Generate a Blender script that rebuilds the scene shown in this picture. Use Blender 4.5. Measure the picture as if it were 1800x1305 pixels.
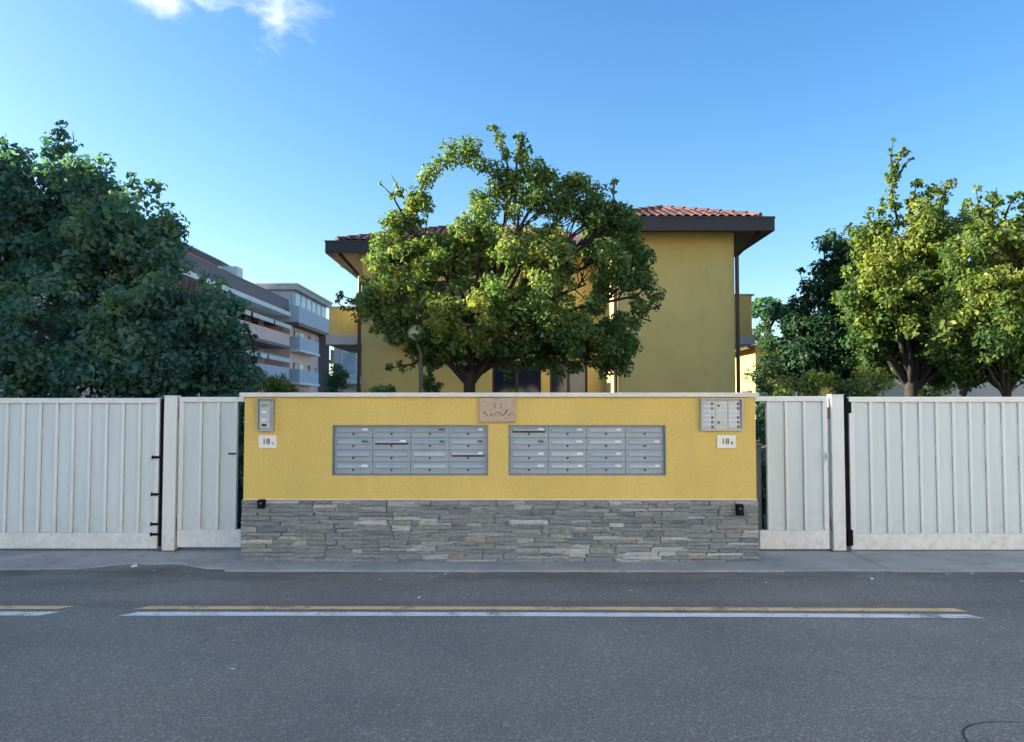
import bpy, bmesh, math, random
import numpy as np
from mathutils import Vector, Matrix, Euler
from mathutils import noise as NZ

# ------------------------------------------------------------------ clear
for o in list(bpy.data.objects):
    bpy.data.objects.remove(o)
S = bpy.context.scene
COL = S.collection
R = math.radians
random.seed(7)

# ------------------------------------------------------------------ camera
CAM_H = 1.6
PITCH = R(2.44)
cam_d = bpy.data.cameras.new('camera')
cam_d.sensor_width = 36.0
cam_d.lens = 27.0
cam_d.clip_start = 0.05
cam_d.clip_end = 4000
cam = bpy.data.objects.new('camera', cam_d)
COL.objects.link(cam)
cam.location = (0, 0, CAM_H)
cam.rotation_euler = (R(90) + PITCH, 0, 0)
S.camera = cam
F = 1350.0

def at(px, py, Y):
    """world point at depth Y seen at this place of the 1800 x 1305 photograph"""
    u = (px - 900) / F
    v = (652.5 - py) / F
    dy = math.cos(PITCH) - v * math.sin(PITCH)
    dz = math.sin(PITCH) + v * math.cos(PITCH)
    return Vector((u / dy * Y, Y, CAM_H + dz / dy * Y))

# ------------------------------------------------------------------ light and exposure
SUN_EL = R(20)
SUN_AZ = R(-86)          # from +Y, negative = to the left
SKY_STRENGTH = 0.074
SUN_STRENGTH = 5.0
w = bpy.data.worlds.new('World')
S.world = w
w.use_nodes = True
wn = w.node_tree
wn.nodes.clear()
w_out = wn.nodes.new('ShaderNodeOutputWorld')
w_bg = wn.nodes.new('ShaderNodeBackground')
w_bg.inputs['Strength'].default_value = SKY_STRENGTH
sky = wn.nodes.new('ShaderNodeTexSky')
sky.sky_type = 'NISHITA'
sky.sun_disc = False
sky.sun_elevation = SUN_EL
sky.sun_rotation = SUN_AZ
sky.altitude = 60
sky.air_density = 1.0
sky.dust_density = 1.4
sky.ozone_density = 2.2
wn.links.new(w_bg.outputs[0], w_out.inputs[0])
# wispy cloud high at the left: a cloud mask made of noise about a few directions of the sky
tcw = wn.nodes.new('ShaderNodeTexCoord')
def wmath(op, a=None, b=None):
    n = wn.nodes.new('ShaderNodeMath'); n.operation = op
    for i, s in enumerate((a, b)):
        if s is None: continue
        if isinstance(s, (int, float)): n.inputs[i].default_value = s
        else: wn.links.new(s, n.inputs[i])
    return n.outputs[0]
def cloud_at(px, py, rad, stretch):
    d = (at(px, py, 1.0) - Vector((0, 0, CAM_H))).normalized()
    sub = wn.nodes.new('ShaderNodeVectorMath'); sub.operation = 'SUBTRACT'
    wn.links.new(tcw.outputs['Generated'], sub.inputs[0]); sub.inputs[1].default_value = d
    mul = wn.nodes.new('ShaderNodeVectorMath'); mul.operation = 'MULTIPLY'
    wn.links.new(sub.outputs[0], mul.inputs[0]); mul.inputs[1].default_value = stretch
    ln = wn.nodes.new('ShaderNodeVectorMath'); ln.operation = 'LENGTH'
    wn.links.new(mul.outputs[0], ln.inputs[0])
    mr = wn.nodes.new('ShaderNodeMapRange'); mr.interpolation_type = 'SMOOTHSTEP'
    wn.links.new(ln.outputs['Value'], mr.inputs[0])
    mr.inputs[1].default_value = rad; mr.inputs[2].default_value = 0.0
    mr.inputs[3].default_value = 0.0; mr.inputs[4].default_value = 1.0
    return mr.outputs[0]
m = cloud_at(492, -10, 0.085, (1.0, 1.0, 0.9))
m = wmath('MAXIMUM', m, cloud_at(270, -22, 0.075, (0.8, 1.0, 1.4)))
m = wmath('MAXIMUM', m, cloud_at(390, -120, 0.16, (0.7, 1.0, 1.2)))
m = wmath('MAXIMUM', m, cloud_at(900, -420, 0.22, (0.7, 1.0, 1.2)))
mp = wn.nodes.new('ShaderNodeMapping'); mp.inputs['Scale'].default_value = (1.0, 1.0, 1.7)
wn.links.new(tcw.outputs['Generated'], mp.inputs[0])
cn = wn.nodes.new('ShaderNodeTexNoise'); cn.inputs['Scale'].default_value = 22; cn.inputs['Detail'].default_value = 9
cn.inputs['Roughness'].default_value = 0.56; cn.inputs['Distortion'].default_value = 0.5
wn.links.new(mp.outputs[0], cn.inputs['Vector'])
cm = wn.nodes.new('ShaderNodeMapRange'); cm.interpolation_type = 'SMOOTHSTEP'
summed = wmath('ADD', cn.outputs['Fac'], wmath('MULTIPLY', m, 0.42))
wn.links.new(summed, cm.inputs[0]); cm.inputs[1].default_value = 0.60; cm.inputs[2].default_value = 1.10
cfac = wmath('MULTIPLY', wmath('MULTIPLY', cm.outputs[0], wmath('MINIMUM', wmath('MULTIPLY', m, 4.0), 1.0)), 0.75)
cmix = wn.nodes.new('ShaderNodeMix'); cmix.data_type = 'RGBA'
hs = wn.nodes.new('ShaderNodeHueSaturation'); hs.inputs['Saturation'].default_value = 1.3
wn.links.new(sky.outputs[0], hs.inputs['Color'])
wn.links.new(cfac, cmix.inputs[0]); wn.links.new(hs.outputs[0], cmix.inputs[6])
cmix.inputs[7].default_value = (4.6, 4.8, 5.2, 1)
wn.links.new(cmix.outputs[2], w_bg.inputs['Color'])

sun_d = bpy.data.lights.new('sun', 'SUN')
sun_d.energy = SUN_STRENGTH
sun_d.angle = R(0.6)
sun_d.color = (1.0, 0.90, 0.72)
sun = bpy.data.objects.new('sun', sun_d)
COL.objects.link(sun)
to_sun = Vector((math.sin(SUN_AZ) * math.cos(SUN_EL), math.cos(SUN_AZ) * math.cos(SUN_EL), math.sin(SUN_EL)))
sun.rotation_euler = to_sun.to_track_quat('Z', 'Y').to_euler()
sun.location = (-20, 15, 20)

S.cycles.max_bounces = 6
S.cycles.diffuse_bounces = 3
S.cycles.glossy_bounces = 2
S.cycles.transmission_bounces = 4
S.view_settings.view_transform = 'Standard'
S.view_settings.look = 'None'
S.view_settings.exposure = 2.08
S.view_settings.gamma = 1.0
S.view_settings.use_curve_mapping = False

# ------------------------------------------------------------------ materials
MATS = {}
def new_mat(name):
    mt = bpy.data.materials.new(name); mt.use_nodes = True
    nt = mt.node_tree; nt.nodes.clear()
    out = nt.nodes.new('ShaderNodeOutputMaterial')
    p = nt.nodes.new('ShaderNodeBsdfPrincipled')
    nt.links.new(p.outputs[0], out.inputs[0])
    MATS[name] = mt
    return mt, nt, p, out
def noise(nt, scale, detail=4, rough=0.55, vec=None, dist=0.0):
    n = nt.nodes.new('ShaderNodeTexNoise')
    n.inputs['Scale'].default_value = scale; n.inputs['Detail'].default_value = detail
    n.inputs['Roughness'].default_value = rough; n.inputs['Distortion'].default_value = dist
    if vec is not None: nt.links.new(vec, n.inputs['Vector'])
    return n
def ramp(nt, fac, stops):
    r = nt.nodes.new('ShaderNodeValToRGB')
    cr = r.color_ramp
    while len(cr.elements) < len(stops): cr.elements.new(0.5)
    for e, (p, c) in zip(cr.elements, stops):
        e.position = p; e.color = (c[0], c[1], c[2], 1)
    nt.links.new(fac, r.inputs[0])
    return r
def mixc(nt, fac, a, b, mode='MIX'):
    mx = nt.nodes.new('ShaderNodeMix'); mx.data_type = 'RGBA'; mx.blend_type = mode
    for sock, v in ((mx.inputs[0], fac), (mx.inputs[6], a), (mx.inputs[7], b)):
        if isinstance(v, (int, float)): sock.default_value = v
        elif isinstance(v, tuple): sock.default_value = (v[0], v[1], v[2], 1)
        else: nt.links.new(v, sock)
    return mx.outputs[2]
def bump(nt, p, height, strength=0.3, dist=0.01):
    b = nt.nodes.new('ShaderNodeBump'); b.inputs['Strength'].default_value = strength
    b.inputs['Distance'].default_value = dist
    nt.links.new(height, b.inputs['Height']); nt.links.new(b.outputs[0], p.inputs['Normal'])
def geo_pos(nt):
    return nt.nodes.new('ShaderNodeNewGeometry').outputs['Position']
def scaled(nt, vec, sc):
    mp = nt.nodes.new('ShaderNodeMapping'); mp.inputs['Scale'].default_value = sc
    nt.links.new(vec, mp.inputs[0]); return mp.outputs[0]

def plain(name, col, rough=0.6, metal=0.0, var=0.12, nscale=6.0, bstr=0.0, bscale=200, spec=None):
    mt, nt, p, _ = new_mat(name)
    pos = geo_pos(nt)
    n = noise(nt, nscale, 5, 0.6, pos)
    lo = tuple(c * (1 - var) for c in col); hi = tuple(min(1, c * (1 + var)) for c in col)
    r = ramp(nt, n.outputs['Fac'], [(0.3, lo), (0.7, hi)])
    nt.links.new(r.outputs[0], p.inputs['Base Color'])
    p.inputs['Roughness'].default_value = rough; p.inputs['Metallic'].default_value = metal
    if spec is not None: p.inputs['Specular IOR Level'].default_value = spec
    if bstr:
        bn = noise(nt, bscale, 3, 0.6, pos); bump(nt, p, bn.outputs['Fac'], bstr, 0.004)
    return mt

def plaster(name, col, stain=(0.4, 0.36, 0.25), stain_amt=0.25, bscale=260):
    mt, nt, p, _ = new_mat(name)
    pos = geo_pos(nt)
    n1 = noise(nt, 1.3, 6, 0.6, pos); n2 = noise(nt, 40, 4, 0.6, pos)
    base = ramp(nt, n1.outputs['Fac'], [(0.3, tuple(c * 0.93 for c in col)), (0.7, tuple(c * 1.05 for c in col))]).outputs[0]
    f = ramp(nt, n2.outputs['Fac'], [(0.35, (0.92,) * 3), (0.7, (1.05,) * 3)]).outputs[0]
    c = mixc(nt, 1.0, base, f, 'MULTIPLY')
    st = noise(nt, 1.0, 6, 0.65, scaled(nt, pos, (5, 5, 0.6)))
    sf = ramp(nt, st.outputs['Fac'], [(0.52, (0, 0, 0)), (0.8, (stain_amt,) * 3)]).outputs[0]
    c = mixc(nt, sf, c, stain)
    nt.links.new(c, p.inputs['Base Color'])
    p.inputs['Roughness'].default_value = 0.9; p.inputs['Specular IOR Level'].default_value = 0.2
    bn = noise(nt, bscale, 3, 0.7, pos); bump(nt, p, bn.outputs['Fac'], 0.18, 0.003)
    return mt

plaster('wall_yellow', (0.72, 0.535, 0.165), (0.45, 0.34, 0.16), 0.34)
plaster('house_yellow', (0.68, 0.53, 0.20), (0.42, 0.33, 0.15), 0.25, 120)
plaster('far_yellow', (0.75, 0.50, 0.14))
plaster('pink_plaster', (0.82, 0.55, 0.49), (0.35, 0.3, 0.28), 0.3, 60)
plaster('pale_plaster', (0.62, 0.56, 0.48), (0.4, 0.38, 0.35), 0.3, 60)
plaster('cream_plaster', (0.80, 0.76, 0.69))
plaster('ochre_plaster', (0.78, 0.72, 0.62))
plaster('grey_parapet', (0.52, 0.54, 0.59), (0.25, 0.25, 0.26), 0.3, 60)
plaster('white_slab', (0.80, 0.79, 0.78), (0.4, 0.38, 0.36), 0.35, 60)
plaster('pier_concrete', (0.30, 0.30, 0.295), (0.12, 0.12, 0.11), 0.4, 160)
plain('coping_cream', (0.72, 0.70, 0.63), 0.7, var=0.08, bstr=0.2)
plain('trim_cream', (0.74, 0.66, 0.45), 0.7, var=0.06)
plain('seal_black', (0.006, 0.007, 0.010), 0.7, spec=0.1)
plain('joint_tar', (0.05, 0.05, 0.05), 0.8, var=0.5, nscale=12)
plain('rusty_steel', (0.16, 0.10, 0.06), 0.7, var=0.4, nscale=40)
plain('mail_steel', (0.28, 0.35, 0.42), 0.42, 0.25, var=0.06, nscale=9)
plain('mail_flap', (0.36, 0.42, 0.49), 0.38, 0.25, var=0.06, nscale=9)
plain('mail_flap_lit', (0.62, 0.65, 0.68), 0.35, 0.2, var=0.05, nscale=9)  # brighter copy for propped flaps, highlight put into the steel colour
plain('mail_frame', (0.22, 0.25, 0.27), 0.45, 0.2, var=0.06)
plain('lock_dark', (0.025, 0.027, 0.035), 0.35, 0.4)
plain('paper_white', (0.78, 0.79, 0.80), 0.8, var=0.05, nscale=60)
plain('label_dark', (0.07, 0.085, 0.11), 0.5, var=0.2, nscale=80)
plain('steel_brushed', (0.36, 0.40, 0.44), 0.38, 0.45, var=0.08, nscale=30)
plain('steel_light', (0.46, 0.52, 0.58), 0.35, 0.3, var=0.1, nscale=60)
plain('plate_white', (0.80, 0.79, 0.73), 0.35, var=0.04)
plain('ink_black', (0.015, 0.015, 0.02), 0.5)
plain('plaque_stone', (0.50, 0.38, 0.29), 0.85, var=0.16, nscale=30, bstr=0.4)
plain('plaque_cut', (0.22, 0.15, 0.11), 0.9, var=0.2, nscale=60)
plain('sensor_black', (0.006, 0.007, 0.010), 0.6, spec=0.1)
plain('lens_dark', (0.10, 0.11, 0.14), 0.12)
plain('fascia_dark', (0.016, 0.016, 0.022), 0.5, var=0.15)
plain('soffit_dark', (0.026, 0.026, 0.034), 0.75, var=0.2, nscale=4)
plain('pipe_brown', (0.045, 0.03, 0.026), 0.4, 0.3)
plain('glass_dark', (0.012, 0.02, 0.045), 0.08, var=0.1, spec=0.6)
plain('frame_brown', (0.028, 0.022, 0.022), 0.5)
plain('glass_pale', (0.42, 0.47, 0.52), 0.15, var=0.2, nscale=1.2, spec=0.6)
plain('shutter_white', (0.66, 0.67, 0.68), 0.6)
plain('shutter_brown', (0.16, 0.09, 0.07), 0.6)
plain('rail_dark', (0.16, 0.12, 0.135), 0.6)
plain('awning_cloth', (0.66, 0.64, 0.60), 0.9, var=0.08, nscale=2)
plain('roof_far', (0.40, 0.39, 0.39), 0.8, var=0.2, nscale=2)
plain('roof_red', (0.12, 0.052, 0.050), 0.85, var=0.3, nscale=6)
plain('globe_white', (0.40, 0.43, 0.32), 0.25, var=0.03)
plain('metal_green', (0.05, 0.07, 0.06), 0.5)
plain('dry_leaf', (0.36, 0.26, 0.13), 0.8, var=0.3, nscale=90)
plain('car_paint', (0.70, 0.71, 0.72), 0.25)

def metal_white(name, col):
    mt, nt, p, _ = new_mat(name)
    pos = geo_pos(nt)
    n1 = noise(nt, 1.6, 5, 0.6, scaled(nt, pos, (3, 3, 0.5)))
    base = ramp(nt, n1.outputs['Fac'], [(0.3, tuple(c * 0.93 for c in col)), (0.75, tuple(c * 1.04 for c in col))]).outputs[0]
    # splashed road dirt, thicker near the ground
    sx = nt.nodes.new('ShaderNodeSeparateXYZ'); nt.links.new(pos, sx.inputs[0])
    mr = nt.nodes.new('ShaderNodeMapRange'); nt.links.new(sx.outputs['Z'], mr.inputs[0])
    mr.inputs[1].default_value = 0.55; mr.inputs[2].default_value = 0.0
    mr.inputs[3].default_value = 0.0; mr.inputs[4].default_value = 1.0
    n2 = noise(nt, 14, 7, 0.68, pos)
    mul = nt.nodes.new('ShaderNodeMath'); mul.operation = 'MULTIPLY'
    nt.links.new(mr.outputs[0], mul.inputs[0])
    d = ramp(nt, n2.outputs['Fac'], [(0.42, (0.06,) * 3), (0.74, (0.65,) * 3)])
    nt.links.new(d.outputs[0], mul.inputs[1])
    c = mixc(nt, mul.outputs[0], base, (0.42, 0.36, 0.29))
    # thin vertical runs of rust
    n3 = noise(nt, 1.0, 6, 0.7, scaled(nt, pos, (38, 38, 1.1)))
    rf = ramp(nt, n3.outputs['Fac'], [(0.70, (0, 0, 0)), (0.86, (0.45,) * 3)]).outputs[0]
    c = mixc(nt, rf, c, (0.40, 0.30, 0.20))
    nt.links.new(c, p.inputs['Base Color'])
    p.inputs['Roughness'].default_value = 0.42; p.inputs['Specular IOR Level'].default_value = 0.35
    bn = noise(nt, 3.5, 2, 0.5, pos); bump(nt, p, bn.outputs['Fac'], 0.12, 0.02)
    return mt
metal_white('gate_white', (0.76, 0.79, 0.78))
metal_white('gate_sheet', (0.64, 0.72, 0.74))

def asphalt():
    mt, nt, p, _ = new_mat('asphalt')
    pos = geo_pos(nt)
    v = nt.nodes.new('ShaderNodeTexVoronoi'); v.inputs['Scale'].default_value = 75
    nt.links.new(pos, v.inputs['Vector'])
    n1 = noise(nt, 85, 5, 0.75, pos); n2 = noise(nt, 0.55, 6, 0.62, pos); n3 = noise(nt, 300, 2, 0.5, pos)
    base = ramp(nt, n1.outputs['Fac'], [(0.28, (0.092, 0.086, 0.074)), (0.5, (0.212, 0.199, 0.172)), (0.74, (0.46, 0.435, 0.385))]).outputs[0]
    sep = nt.nodes.new('ShaderNodeSeparateColor'); nt.links.new(v.outputs['Color'], sep.inputs[0])
    sp = ramp(nt, sep.outputs[0], [(0.80, (0.0,) * 3), (0.97, (0.55,) * 3)]).outputs[0]
    c = mixc(nt, sp, base, (0.44, 0.425, 0.39))
    big = ramp(nt, n2.outputs['Fac'], [(0.3, (0.76, 0.77, 0.80)), (0.72, (1.18, 1.15, 1.10))]).outputs[0]
    c = mixc(nt, 1.0, c, big, 'MULTIPLY')
    # dull band of old brown paint beside the yellow line
    sx = nt.nodes.new('ShaderNodeSeparateXYZ'); nt.links.new(pos, sx.inputs[0])
    ad = nt.nodes.new('ShaderNodeMath'); ad.operation = 'ADD'; nt.links.new(sx.outputs['Y'], ad.inputs[0]); ad.inputs[1].default_value = -6.20
    ab = nt.nodes.new('ShaderNodeMath'); ab.operation = 'ABSOLUTE'; nt.links.new(ad.outputs[0], ab.inputs[0])
    mr = nt.nodes.new('ShaderNodeMapRange'); nt.links.new(ab.outputs[0], mr.inputs[0])
    mr.inputs[1].default_value = 0.16; mr.inputs[2].default_value = 0.05; mr.inputs[3].default_value = 0; mr.inputs[4].default_value = 0.5
    n4 = noise(nt, 9, 6, 0.7, scaled(nt, pos, (0.5, 1, 1)))
    mu = nt.nodes.new('ShaderNodeMath'); mu.operation = 'MULTIPLY'; nt.links.new(mr.outputs[0], mu.inputs[0])
    nt.links.new(ramp(nt, n4.outputs['Fac'], [(0.35, (0.3,) * 3), (0.65, (1,) * 3)]).outputs[0], mu.inputs[1])
    c = mixc(nt, mu.outputs[0], c, (0.15, 0.115, 0.085))
    # pale scuffed wheel path
    ad2 = nt.nodes.new('ShaderNodeMath'); ad2.operation = 'ADD'; nt.links.new(sx.outputs['Y'], ad2.inputs[0]); ad2.inputs[1].default_value = -5.15
    ab2 = nt.nodes.new('ShaderNodeMath'); ab2.operation = 'ABSOLUTE'; nt.links.new(ad2.outputs[0], ab2.inputs[0])
    mr2 = nt.nodes.new('ShaderNodeMapRange'); nt.links.new(ab2.outputs[0], mr2.inputs[0])
    mr2.inputs[1].default_value = 0.16; mr2.inputs[2].default_value = 0.0; mr2.inputs[3].default_value = 0; mr2.inputs[4].default_value = 0.6
    n5 = noise(nt, 3.0, 7, 0.75, scaled(nt, pos, (0.6, 3, 1)))
    mu2 = nt.nodes.new('ShaderNodeMath'); mu2.operation = 'MULTIPLY'; nt.links.new(mr2.outputs[0], mu2.inputs[0])
    nt.links.new(ramp(nt, n5.outputs['Fac'], [(0.5, (0,) * 3), (0.72, (1,) * 3)]).outputs[0], mu2.inputs[1])
    c = mixc(nt, mu2.outputs[0], c, (0.19, 0.19, 0.19))
    # dirt gathered along the gutter
    mr3 = nt.nodes.new('ShaderNodeMapRange'); nt.links.new(sx.outputs['Y'], mr3.inputs[0])
    mr3.inputs[1].default_value = 6.6; mr3.inputs[2].default_value = 7.35; mr3.inputs[3].default_value = 0; mr3.inputs[4].default_value = 0.75
    n6 = noise(nt, 1.1, 6, 0.65, scaled(nt, pos, (0.7, 2.2, 1)))
    mu3 = nt.nodes.new('ShaderNodeMath'); mu3.operation = 'MULTIPLY'; nt.links.new(mr3.outputs[0], mu3.inputs[0])
    nt.links.new(ramp(nt, n6.outputs['Fac'], [(0.38, (0,) * 3), (0.62, (1,) * 3)]).outputs[0], mu3.inputs[1])
    c = mixc(nt, mu3.outputs[0], c, (0.085, 0.083, 0.076))
    # a few hairline cracks and darker oil spots
    wob = noise(nt, 1.7, 5, 0.6, pos)
    wv = nt.nodes.new('ShaderNodeVectorMath'); wv.operation = 'MULTIPLY_ADD'
    nt.links.new(wob.outputs['Color'], wv.inputs[0]); wv.inputs[1].default_value = (0.9, 0.9, 0); nt.links.new(pos, wv.inputs[2])
    vc = nt.nodes.new('ShaderNodeTexVoronoi'); vc.feature = 'DISTANCE_TO_EDGE'; vc.inputs['Scale'].default_value = 0.33
    nt.links.new(wv.outputs[0], vc.inputs['Vector'])
    n7 = noise(nt, 0.7, 3, 0.5, pos)
    ck = ramp(nt, vc.outputs['Distance'], [(0.0, (1,) * 3), (0.0022, (0,) * 3)]).outputs[0]
    mu4 = nt.nodes.new('ShaderNodeMath'); mu4.operation = 'MULTIPLY'
    nt.links.new(ck, mu4.inputs[0]); nt.links.new(ramp(nt, n7.outputs['Fac'], [(0.54, (0,) * 3), (0.62, (0.3,) * 3)]).outputs[0], mu4.inputs[1])
    c = mixc(nt, mu4.outputs[0], c, (0.03, 0.03, 0.03))
    n8 = noise(nt, 2.6, 3, 0.5, pos)
    c = mixc(nt, ramp(nt, n8.outputs['Fac'], [(0.68, (0,) * 3), (0.80, (0.45,) * 3)]).outputs[0], c, (0.06, 0.058, 0.056))
    nt.links.new(c, p.inputs['Base Color'])
    p.inputs['Roughness'].default_value = 0.82; p.inputs['Specular IOR Level'].default_value = 0.35
    addh = nt.nodes.new('ShaderNodeMath'); addh.operation = 'ADD'
    nt.links.new(n1.outputs['Fac'], addh.inputs[0]); nt.links.new(v.outputs['Distance'], addh.inputs[1])
    bump(nt, p, addh.outputs[0], 0.7, 0.006)
asphalt()

def concrete(name, col, dark, joint=0.0):
    mt, nt, p, _ = new_mat(name)
    pos = geo_pos(nt)
    n1 = noise(nt, 1.8, 7, 0.65, pos); n2 = noise(nt, 60, 4, 0.7, pos)
    b = ramp(nt, n1.outputs['Fac'], [(0.32, dark), (0.62, col)]).outputs[0]
    f = ramp(nt, n2.outputs['Fac'], [(0.3, (0.84,) * 3), (0.7, (1.1,) * 3)]).outputs[0]
    c = mixc(nt, 1.0, b, f, 'MULTIPLY')
    n4 = noise(nt, 5.5, 6, 0.7, pos)
    c = mixc(nt, ramp(nt, n4.outputs['Fac'], [(0.56, (0,) * 3), (0.72, (0.6,) * 3)]).outputs[0], c, tuple(v * 0.55 for v in dark))
    nt.links.new(c, p.inputs['Base Color'])
    p.inputs['Roughness'].default_value = 0.88
    bump(nt, p, n2.outputs['Fac'], 0.4, 0.004)
concrete('concrete', (0.44, 0.42, 0.385), (0.28, 0.265, 0.24))
concrete('kerb_concrete', (0.42, 0.41, 0.385), (0.31, 0.30, 0.28))

def worn_paint(name, col, wear=0.5):
    mt, nt, p, _ = new_mat(name)
    pos = geo_pos(nt)
    n1 = noise(nt, 60, 6, 0.75, pos); n2 = noise(nt, 4, 5, 0.6, pos)
    ad = nt.nodes.new('ShaderNodeMath'); ad.operation = 'ADD'
    nt.links.new(n1.outputs['Fac'], ad.inputs[0]); nt.links.new(n2.outputs['Fac'], ad.inputs[1])
    f = ramp(nt, ad.outputs[0], [(min(0.99, 0.42 + wear * 0.2), (0.9,) * 3), (0.99, (0,) * 3)])
    hf = nt.nodes.new('ShaderNodeMath'); hf.operation = 'MULTIPLY'; nt.links.new(ad.outputs[0], hf.inputs[0]); hf.inputs[1].default_value = 0.5
    f = ramp(nt, hf.outputs[0], [(0.37 + wear * 0.07, (0.9,) * 3), (0.47 + wear * 0.07, (0.06,) * 3)]).outputs[0]
    c = mixc(nt, f, col, (0.09, 0.088, 0.085))
    nt.links.new(c, p.inputs['Base Color']); p.inputs['Roughness'].default_value = 0.7
    bump(nt, p, n1.outputs['Fac'], 0.4, 0.003)
worn_paint('line_white', (0.86, 0.83, 0.76), 0.05)
worn_paint('line_yellow', (0.86, 0.56, 0.27), 0.25)

def stone_mat():
    mt, nt, p, _ = new_mat('slate_stone')
    oi = nt.nodes.new('ShaderNodeObjectInfo')
    pos = geo_pos(nt)
    cr = ramp(nt, oi.outputs['Random'], [(0.0, (0.17, 0.195, 0.215)), (0.25, (0.25, 0.275, 0.285)), (0.42, (0.255, 0.268, 0.262)),
                                         (0.6, (0.235, 0.262, 0.275)), (0.76, (0.285, 0.292, 0.282)), (0.9, (0.39, 0.40, 0.395)), (1.0, (0.50, 0.51, 0.51))])
    n1 = noise(nt, 22, 6, 0.7, scaled(nt, pos, (1, 1, 2.2)))
    f = ramp(nt, n1.outputs['Fac'], [(0.28, (0.66, 0.66, 0.68)), (0.72, (1.28, 1.26, 1.22))]).outputs[0]
    c = mixc(nt, 1.0, cr.outputs[0], f, 'MULTIPLY')
    nt.links.new(c, p.inputs['Base Color']); p.inputs['Roughness'].default_value = 0.78
    n2 = noise(nt, 60, 6, 0.75, scaled(nt, pos, (1, 1, 2.5))); bump(nt, p, n2.outputs['Fac'], 0.8, 0.008)
stone_mat()

def tile_mat():
    mt, nt, p, _ = new_mat('roof_tile')
    oi = nt.nodes.new('ShaderNodeObjectInfo')
    cr = ramp(nt, oi.outputs['Random'], [(0.0, (0.085, 0.036, 0.037)), (0.5, (0.12, 0.052, 0.052)), (0.85, (0.16, 0.085, 0.082)), (1.0, (0.11, 0.068, 0.068))])
    n1 = noise(nt, 25, 5, 0.7, geo_pos(nt))
    f = ramp(nt, n1.outputs['Fac'], [(0.3, (0.75,) * 3), (0.7, (1.15,) * 3)]).outputs[0]
    nt.links.new(mixc(nt, 1.0, cr.outputs[0], f, 'MULTIPLY'), p.inputs['Base Color']); p.inputs['Roughness'].default_value = 0.85
tile_mat()

def leaf_mat(name, trans=0.52):
    mt, nt, p, out = new_mat(name)
    at_ = nt.nodes.new('ShaderNodeAttribute'); at_.attribute_name = 'leaf_colour'
    nt.links.new(at_.outputs['Color'], p.inputs['Base Color'])
    p.inputs['Roughness'].default_value = 0.5; p.inputs['Specular IOR Level'].default_value = 0.3
    tr = nt.nodes.new('ShaderNodeBsdfTranslucent')
    tc = mixc(nt, 1.0, at_.outputs['Color'], (1.30, 1.40, 0.60), 'MULTIPLY')
    nt.links.new(tc, tr.inputs['Color'])
    ms = nt.nodes.new('ShaderNodeMixShader'); ms.inputs[0].default_value = trans
    nt.links.new(p.outputs[0], ms.inputs[1]); nt.links.new(tr.outputs[0], ms.inputs[2])
    nt.links.new(ms.outputs[0], out.inputs[0])
leaf_mat('leaf')
plain('bark', (0.024, 0.020, 0.018), 0.9, var=0.4, nscale=18, bstr=0.6, bscale=60)

def ground_mat():
    mt, nt, p, _ = new_mat('garden_soil')
    pos = geo_pos(nt)
    n1 = noise(nt, 0.8, 6, 0.65, pos); n2 = noise(nt, 30, 5, 0.7, pos)
    b = ramp(nt, n1.outputs['Fac'], [(0.35, (0.055, 0.075, 0.030)), (0.65, (0.12, 0.105, 0.07))]).outputs[0]
    f = ramp(nt, n2.outputs['Fac'], [(0.3, (0.6,) * 3), (0.7, (1.25,) * 3)]).outputs[0]
    nt.links.new(mixc(nt, 1.0, b, f, 'MULTIPLY'), p.inputs['Base Color']); p.inputs['Roughness'].default_value = 0.95
    bump(nt, p, n2.outputs['Fac'], 0.6, 0.03)
ground_mat()

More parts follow.
